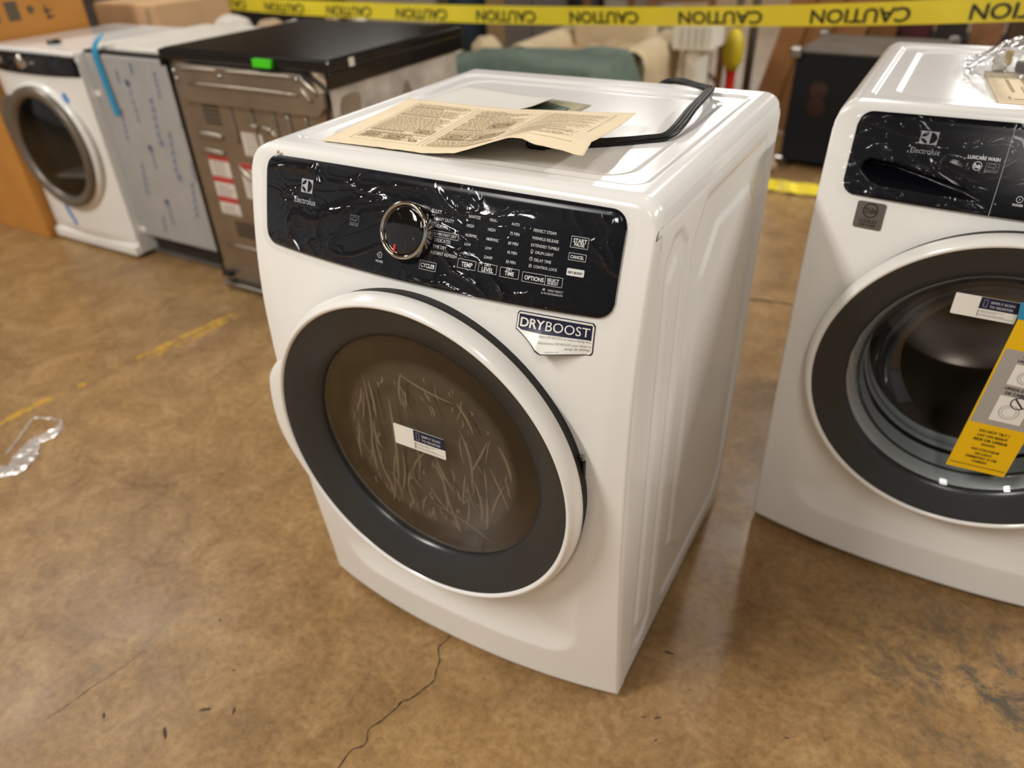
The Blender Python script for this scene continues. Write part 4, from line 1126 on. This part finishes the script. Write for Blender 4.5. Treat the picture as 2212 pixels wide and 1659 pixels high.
for k, (x, y, r, m_, lab) in enumerate(((-2.62, 1.98, .085, 'foam_white', 'white bundle at the left of the dark chest lid'), (-2.40, 2.02, .07, 'tan_cloth', 'brownish bundle between the white ones on the dark chest lid'), (-2.20, 1.98, .075, 'foam_white', 'white bundle right of the brownish one on the dark chest lid'), (-1.99, 2.0, .085, 'cardboard_pale', 'peach bundle at the right end of the dark chest lid'))):
    o = lump('cloth_bundle', 0, 0, 0, r*1.25, r, r*.75, m_, None, 4.7*k+2, amp=.2); o.location = (x, y, .741+r*.42); tag(o, lab, 'bundle', 'bundles on the chest')
bn = empty('white_appliance_base', (-.62, 2.0, 0), 'white plastic-wrapped appliance carcass on the floor behind the dryer', 'appliance')
box('carcass', -.20, .28, -.25, .10, .0, .50, 'foam_white', bn, .02, 3); box('carcass_rail', -.21, .29, -.26, -.24, .44, .48, 'dw_grey', bn, .004)
# blanket over a low table
bt2 = empty('blanket_table', (-1.34, 2.74, 0), 'low table under the green moving blanket', 'table')
box('table_top', -.42, .46, -.22, .22, .545, .575, 'wood_dark', bt2, .006)
for sx in (-.38, .42):
    for y in (-.18, .18): box('leg', sx-.02, sx+.02, y-.02, y+.02, 0, .545, 'wood_dark', bt2, .004)
def blanket(s, t):
    x = -.52+1.08*s; y = -.30+.60*t
    ed = max(0, abs(x-.02)-.44, abs(y)-.23)
    z = .6125+.030*sstep(-.3, .5, noise.noise(Vector((x*3, y*3, 2))))+.016*math.sin(6*x+1)*math.cos(4*y)+.012
    z -= min(.35, ed*3.2)
    return (x+.01*noise.noise(Vector((x*8, y*8, 0))), y, max(z, .25))
bl_o = solid_sheet('moving_blanket', blanket, 60, 36, 'blanket_green', None, .006); bl_o.location = (-1.34, 2.74, -.031)
tag(bl_o, 'rumpled grey-green moving blanket spread over the low table', 'blanket')

# armchair
ac = empty('armchair', (-1.245, 3.44, 0), 'beige upholstered armchair with rounded arm behind the blanket', 'armchair', rz=.04)
def arm(x):
    prof = [(-.085, 0), (-.085, .46), (-.09, .51), (-.07, .565), (-.03, .59), (.03, .59), (.07, .565), (.09, .51), (.085, .46), (.085, 0)]
    vs, fs = [], []; ys = (-.36, -.35, .34, .36)
    for k, y in enumerate(ys):
        sc = .94 if k in (0, 3) else 1
        for a, z in prof: vs.append((x+a*sc, y, z*(.985 if k in (0, 3) else 1)))
    P = len(prof)
    for k in range(3):
        for i in range(P-1): fs.append((k*P+i, k*P+i+1, (k+1)*P+i+1, (k+1)*P+i))
    fs.append(tuple(range(P))); fs.append(tuple(3*P+i for i in range(P))[::-1])
    mk('arm', vs, fs, 'beige_fabric', ac)
arm(.30); arm(-.36)
box('seat_base', -.28, .22, -.34, .34, .05, .34, 'beige_fabric', ac, .02, 3); box('seat_cushion', -.275, .215, -.36, .22, .33, .46, 'beige_fabric', ac, .05, 4, smooth=True)
box('backrest', -.28, .22, .20, .38, .34, .70, 'beige_fabric', ac, .05, 4, smooth=True)
for sx in (-.34, .28):
    for y in (-.30, .30): box('leg', sx-.02, sx+.02, y-.02, y+.02, 0, .06, 'wood_dark', ac)
th = solid_sheet('throw_cloth', lambda s, t: (-.33+.62*s, -.34+.60*t, .515+.050*sstep(-.2, .6, noise.noise(Vector((s*5, t*5, 6))))+.06*t*s), 40, 40, 'tan_cloth', None, .01)
th.location = (-1.31, 3.44, -.03); tag(th, 'tan crumpled throw cloth heaped on the beige armchair seat', 'cloth')
# wooden slat-back chairs stacked behind the armchair
def slat_chair(loc, rz, tilt, label):
    c = empty('wooden_chair', loc, label, 'chair', rz, 'wooden slat chairs behind the armchair'); c.rotation_euler.x = tilt
    for sx in (-1, 1):
        box('back_post', sx*.21-.02, sx*.21+.02, .19, .23, 0, .92, 'wood_mid', c, .006); box('front_leg', sx*.21-.02, sx*.21+.02, -.21, -.17, 0, .45, 'wood_mid', c, .006)
    box('seat', -.23, .23, -.23, .21, .43, .46, 'wood_mid', c, .008)
    for z in (.56, .68, .80, .89): box('back_slat', -.20, .20, .195, .215, z-.028, z+.028, 'wood_mid', c, .004)
    for sx in (-1, 1): box('stretcher', sx*.21-.01, sx*.21+.01, -.17, .19, .20, .225, 'wood_mid', c)
    return c
slat_chair((-1.05, 4.35, 0), .5, 0, 'wooden slat-back chair directly behind the beige armchair')
slat_chair((-1.80, 4.45, 0), -.3, 0, 'wooden slat-back chair farther left behind the blanket table')
# pedestal
pd = empty('pedestal', (-.735, 3.62, 0), 'white plaster column pedestal with a square capital', 'pedestal')
lathe('shaft', [(.115, .04), (.115, .08), (.092, .11), (.078, .20), (.072, .35), (.070, .50), (.078, .53)], 'plaster', pd, axis='Z', seg=32)
box('capital', -.115, .115, -.115, .115, .53, .665, 'plaster', pd, .012, 3); box('plinth', -.12, .12, -.12, .12, 0, .045, 'plaster', pd, .008)
for k in range(4): box('capital_groove', -.06+.04*k-.003, -.06+.04*k+.003, -.118, -.112, .55, .65, 'cabinet_cream', pd)
# yellow caution stands beside it
for k, (x, y, lab) in enumerate(((-.925, 4.0, 'yellow rounded object on a red base left of the white pedestal'), (-.60, 3.90, 'yellow rounded object on a red base right of the white pedestal'))):
    o = empty('yellow_float', (x, y, 0), lab, 'float', group='yellow floats by the pedestal')
    lathe('body', [(.0, .36), (.03, .365), (.055, .42), (.062, .48), (.05, .55), (.025, .595), (.0, .60)], 'yellow_plastic', o, axis='Z', seg=20)
    lathe('red_base', [(.0, .0), (.07, .0), (.07, .02), (.03, .06), (.028, .35), (.036, .37)], 'red_plastic', o, axis='Z', seg=20)
# upright poles
for k, (x, y, r, lab) in enumerate(((-.63, 4.05, .022, 'grey metal pole nearest the white pedestal'), (-.545, 4.10, .026, 'grey metal pole next to the leaning brown boards'), (-.70, 4.3, .016, 'thin grey pole farther back behind the yellow float'))):
    o = empty('metal_pole', (x, y, 0), lab, 'pole', group='metal poles by the boards')
    tube('shaft', [(0, 0, .02), (0, 0, 1.6)], r, 'pole_grey', o, 12); lathe('base_plate', [(0, 0), (r*1.6, 0), (r*1.6, .012), (r*1.2, .03), (0, .03)], 'pole_grey', o, axis='Z', seg=16)
# leaning boards
for k, (x, y, rx, wdt, lab) in enumerate(((-.43, 3.98, .20, .13, 'narrow brown board leaning closest to the metal poles'), (-.30, 4.03, .20, .16, 'brown board leaning second from the poles'), (-.13, 4.08, .20, .18, 'brown board leaning behind the black speaker'))):
    o = box('leaning_board', -wdt/2, wdt/2, 0, .03, .0, 1.5, 'panel_brown', None, .003); o.location = (x, y, 0); o.rotation_euler = (-.16, rx, 0); o.location.z = math.sin(rx)*wdt/2+.004
    tag(o, lab, 'board', 'leaning brown boards')
# speaker cabinet
sk = empty('speaker_cabinet', (.16, 3.62, 0), 'black carpeted speaker cabinet with metal corners behind the washer', 'speaker', rz=-.06)
box('enclosure', -.29, .36, -.25, .32, .03, .575, 'speaker_carpet', sk, .008, 2); box('top_board', -.288, .358, -.248, .318, .573, .583, 'speaker_top', sk, .003)
for sx in (-.29, .36):
    for y in (-.25, .32):
        for z in (.03, .575):
            bm = bmesh.new(); add_box(bm, sx-.028, sx+.028, y-.028, y+.028, z-.028, z+.028, .012, 2); from_bm('corner_cap', bm, 'steel', sk)
for sx in (-.24, .31):
    for y in (-.2, .27): f = lathe('foot', [(0, 0), (.02, 0), (.02, .015), (.015, .032)], 'black_rubber', sk, axis='Z', seg=12); f.location = (sx, y, 0)
for z in (.40, .32):
    d_ = lathe('badge', [(.045, -.2515), (.03, -.2535), (.0005, -.254)], 'speaker_decal', sk, z, 24); d_.location.x = -.15
o = lump('tan_rag', 0, 0, 0, .10, .07, .06, 'tan_cloth', None, 9.); o.location = (-.23, 3.25, .036); tag(o, 'crumpled tan rag on the floor by the speaker', 'rag')

# shelf unit along the back with mixed goods
sh = empty('storage_rack', (.9, 4.9, 0), 'dark storage rack with boards behind the washer', 'rack')
box('lower_shelf', -1.1, 1.6, -.25, .35, .40, .44, 'shelf_dark', sh); box('upper_shelf', -1.1, 1.6, -.25, .35, 1.0, 1.04, 'shelf_dark', sh)
for x in (-1.08, .25, 1.55):
    for y in (-.22, .32): box('upright', x-.025, x+.025, y-.025, y+.025, 0, 1.5, 'shelf_dark', sh)
rk = random.Random(21)
for k in range(9):
    x = -.1+.19*k; h = rk.uniform(.14, .40); m_ = ('wood_dark', 'cardboard_dark', 'maroon', 'shelf_dark', 'wood_mid')[k % 5]; nm = ('dark wooden', 'brown cardboard-coloured', 'maroon', 'black-brown', 'mid-brown wooden')[k % 5]
    o = empty('storage_crate', (x+.02, 4.86, .44), f'{nm} crate on the dark rack, number {k+1} from its left end'.replace('number 1 ', 'first ').replace('number 2 ', 'second ').replace('number 3 ', 'third ').replace('number 4 ', 'fourth ').replace('number 5 ', 'fifth ').replace('number 6 ', 'sixth ').replace('number 7 ', 'seventh ').replace('number 8 ', 'eighth ').replace('number 9 ', 'ninth '), 'crate', group='crates on the rack')
    wd2 = .078
    for sx in (-1, 1): box('side', sx*wd2-.006, sx*wd2+.006, -.14, .14, 0, h, m_, o)
    box('front_board', -wd2, wd2, -.15, -.138, 0, h*.8, m_, o); box('base_board', -wd2, wd2, -.14, .14, .0, .012, m_, o)
# left-hand background: cabinets and cloths
def cupboard(loc, w_, d_, h, m_, label, doors=2, rz=0.):
    o = empty('cupboard', loc, label, 'cupboard', rz, 'cupboards along the back')
    box('carcass', -w_/2, w_/2, 0, d_, .04, h, m_, o, .006); box('plinth', -w_/2+.03, w_/2-.03, .03, d_, 0, .04, 'shelf_dark', o)
    for k in range(doors):
        a = -w_/2+.01+k*(w_-.02)/doors; dn = box('cupboard_door', a+.004, a+(w_-.02)/doors-.004, -.018, -.001, .06, h-.02, m_, o, .004)
        box('handle', a+.03, a+.045, -.035, -.018, h*.55, h*.68, 'steel', dn, .003)
    return o
cupboard((-3.95, 5.0, 0), .9, .5, 1.3, 'cabinet_cream', 'cream cupboard at the back, left of the dark gap')
cupboard((-2.55, 5.0, 0), .55, .5, 1.3, 'cabinet_grey', 'grey cupboard at the back between the two cream ones')
cupboard((-1.72, 5.1, 0), .5, .5, 1.3, 'cabinet_cream', 'narrow cream cupboard at the back behind the wooden chairs', 1)
cupboard((-5.3, 4.6, 0), 1.2, .6, 1.1, 'shelf_dark', 'dark cupboard at the back left behind the compact dryer')
cupboard((-6.9, 4.4, 0), 1.4, .6, 1.2, 'cabinet_grey', 'wide grey cupboard at the far back left')
for k, (x, y, w_, h, m_, lab) in enumerate(((-3.25, 5.1, .16, 1.1, 'cloth_blue', 'dark blue rolled carpet leaning between the cream and grey cupboards'), (-2.12, 5.15, .12, 1.1, 'shelf_dark', 'black rolled carpet between the grey and narrow cream cupboards'))):
    o = lathe('rolled_carpet', [(0, 0), (w_, .0), (w_*1.02, .4), (w_, h), (w_*.6, h+.01), (.0, h-.01)], m_, None, axis='Z', seg=24); o.location = (x, y, 0); tag(o, lab, 'carpet roll')
tb = empty('work_bench', (-2.6, 3.35, 0), 'low bench behind the range carrying small white parcels', 'bench')
box('bench_top', -.9, .7, -.25, .25, .40, .44, 'shelf_dark', tb, .005)
for sx in (-.85, .65):
    for y in (-.2, .2): box('leg', sx-.025, sx+.025, y-.025, y+.025, 0, .40, 'shelf_dark', tb)
for k, (x, y, r, m_, lab) in enumerate(((-2.95, 3.3, .12, 'foam_white', 'large white parcel on the left of the low bench'), (-2.55, 3.25, .09, 'cardboard_pale', 'tan parcel in the middle of the low bench'), (-2.22, 3.28, .075, 'foam_white', 'small white parcel next to the tan one on the low bench'), (-1.95, 3.30, .085, 'beige_fabric', 'cream parcel at the right end of the low bench'))):
    o = lump('parcel', 0, 0, 0, r*1.15, r, r, m_, None, 2.3*k+1, amp=.16); o.location = (x, y, .452+r*.55); tag(o, lab, 'parcel', 'parcels on the low bench')

# ------------------------------------------------------------------ caution tape
ctp = empty('caution_tape', (.24, 2.3, .9), 'yellow caution tape stretched across the hall, printed with black CAUTION words', 'tape')
TD = Vector((-.9961, .0876, 0)); T0 = Vector((.242, 2.3, .888)); PER = .5175
TZ = [(-1.6, .958), (-1, .931), (0, .888), (1, .862), (2, .840), (3, .824), (4, .812), (5, .806), (6, .800), (7, .806), (8, .818), (9, .830), (10, .842), (12, .868)]
def tape_pt(k, h):
    p_ = T0+TD*k*PER; z = smooth_tab(TZ, k, .8); tw = .25*math.sin(k*.9+.5)
    return (p_.x+.002*math.sin(k*3), p_.y-h*math.sin(tw)-.004*noise.noise(Vector((k*2, h*8, 1))), z+h*math.cos(tw))
o = grid('tape_band', lin_sp(-1.6, 12, 240), lin_sp(-.038, .038, 6), lambda k, h: tape_pt(k, h), 'tape_yellow', None); 
def tape_print(k, h):
    x, y, z = tape_pt(k, h); return (x, y-.0025, z)
words = []
for k in range(-1, 12):
    pr = Print(); vs2, fs2, asp = text_raw('CAUTION', True)
    pr.v = [(k+u*.655, -v/asp*.049-.005) for (u, v) in vs2]; pr.f = list(fs2)
    words.append(pr.build('caution_word', tape_print, 'tape_print', None))
for x_ in [o]+words: x_.parent = ctp; x_.matrix_parent_inverse = Matrix.Translation(-ctp.location)
# twisted tape lying on the floor beyond
vs, fs = [], []; N = 160
for i in range(N+1):
    t = i/N; x = -.75+1.5*t; y = 2.955-.02*t+.012*noise.noise(Vector((t*9, 0, 0))); a = .9+.7*noise.noise(Vector((t*26, 2, 0)))
    for s_ in (-1, 0, 1):
        vs.append((x, y+s_*.030*math.cos(a), .030+s_*.028*math.sin(a)+(.010*abs(noise.noise(Vector((t*60, s_, 0)))))))
for i in range(N):
    for k in range(2): fs.append((i*3+k, i*3+k+1, i*3+k+4, i*3+k+3))
o = mk('floor_tape', vs, fs, 'tape_yellow', None); tag(o, 'twisted yellow tape lying on the floor in front of the speaker', 'tape')

# ------------------------------------------------------------------ floor marks and litter
crack([(-.021, -.06, 0), (-.021, -.074, 0), (-.022, -.102, 0), (-.005, -.133, 0), (.010, -.167, 0), (0, -.204, 0), (-.016, -.235, 0), (-.016, -.254, 0), (-.029, -.291, 0), (-.038, -.317, 0), (-.027, -.341, 0), (-.039, -.370, 0), (-.038, -.42, 0)], .0030)
crack([(-.60, -.60, 0), (-.58, -.50, 0), (-.56, -.40, 0)], .0008)
crack([(-.1, 1.69, 0), (.105, 1.71, 0), (.187, 1.725, 0), (.284, 1.739, 0), (.45, 1.75, 0)], .012)
# worn yellow line: only the flakes that still stick to the slab
vs, fs = [], []; NX, NY = 22, 210; X0, Y0, CS = -.055, -.16, .0050
keepers = {}
def vid(i, j):
    if (i, j) not in keepers:
        x = X0+i*CS; y = Y0+j*CS
        vs.append((-1.655+.125*max(0, y)+x+.0018*noise.noise(Vector((i*1.7, j*1.3, 0))), y+.0018*noise.noise(Vector((i*1.3, j*1.9, 5))), .0005)); keepers[(i, j)] = len(vs)-1
    return keepers[(i, j)]
LINE = [(-.2, .55), (-.05, .75), (.06, .70), (.12, .35), (.2, .30), (.26, .12), (.33, .35), (.40, .66), (.50, .72), (.60, .76), (.70, .66), (.78, .35), (.9, .1)]
for j in range(NY):
    for i in range(NX):
        x = X0+(i+.5)*CS; y = Y0+(j+.5)*CS
        d = lerp_tab(LINE, y); band = max(math.exp(-(x/.018)**2), .8*math.exp(-((x-.035)/.014)**2) if y > .3 else 0)
        n = .5+.5*noise.noise(Vector((x*26, y*20, 3)))+.35*noise.noise(Vector((x*75, y*75, 8)))
        if n < d*band*1.05: fs.append((vid(i, j), vid(i+1, j), vid(i+1, j+1), vid(i, j+1)))
yl = mk('yellow_paint_line', vs, fs, 'yellow_paint', fl, False); yl['kind'] = 'stuff'
# torn plastic strip on the floor at the left
ps = empty('plastic_strip', (-1.45, -.1, 0), 'torn translucent plastic strip lying on the floor at the left', 'plastic')
def ribbon(name, P, wd, m, par, amp):
    vs, fs = [], []; P = spline(P, 50)
    for i, p_ in enumerate(P):
        t = (P[min(i+1, 50)]-P[max(i-1, 0)]).normalized(); n_ = Vector((-t.y, t.x, 0)); w_ = wd(i/50) if callable(wd) else wd
        for k in range(5):
            f = k/4-.5; q_ = p_+n_*w_*f
            vs.append((q_.x+1.45, q_.y+.1, .0015+amp*(abs(noise.noise(Vector((i*.35, k*.9, 2))))+.15*k % .3)))
    for i in range(50):
        for k in range(4): fs.append((i*5+k, i*5+k+1, (i+1)*5+k+1, (i+1)*5+k))
    return mk(name, vs, fs, m, par)
ribbon('wide_strip', [(-1.50, -.30, 0), (-1.423, -.215, 0), (-1.395, -.185, 0), (-1.44, -.125, 0), (-1.47, -.085, 0), (-1.462, -.03, 0), (-1.497, .018, 0)], lambda t: .055*(1-.75*sstep(.6, 1, t))+.01*math.sin(t*17), 'scrap_film', ps, .010)
ribbon('thin_strand', [(-1.497, .018, 0), (-1.55, .005, 0), (-1.587, -.015, 0), (-1.560, -.06, 0), (-1.53, -.10, 0), (-1.49, -.16, 0)], .008, 'scrap_film', ps, .004)
# chips of dirt swept about the slab
rd = random.Random(4)
for k, (x, y, l, a) in enumerate(((-.507, -.535, .020, -.5), (-.373, -.502, .030, -.6), (-.341, -.432, .026, .6), (-.292, -.407, .018, -.9), (-.36, -.344, .012, .5), (-.483, -.271, .012, -.4), (-.544, -.553, .006, 0), (.395, .11, .026, .1), (.424, -.034, .020, .7), (.40, -.045, .014, .5), (.458, .05, .008, 0), (.436, -.078, .010, 1.2), (.642, .04, .012, .4), (-.75, -.15, .012, .2), (-.60, .05, .010, .9))):
    bm = bmesh.new(); n = 7; ring = []
    for i in range(n):
        t = 2*PI*i/n; r = rd.uniform(.6, 1.2); ring.append(bm.verts.new((math.cos(t)*l/2*r, math.sin(t)*l*.16*r, 0)))
    top = bm.verts.new((0, 0, l*.10)); bm.faces.new(ring[::-1])
    for i in range(n): bm.faces.new((ring[i], ring[(i+1) % n], top))
    o = from_bm('dirt_chip', bm, 'debris', fl); o.location = (x, y, .0003); o.rotation_euler.z = a
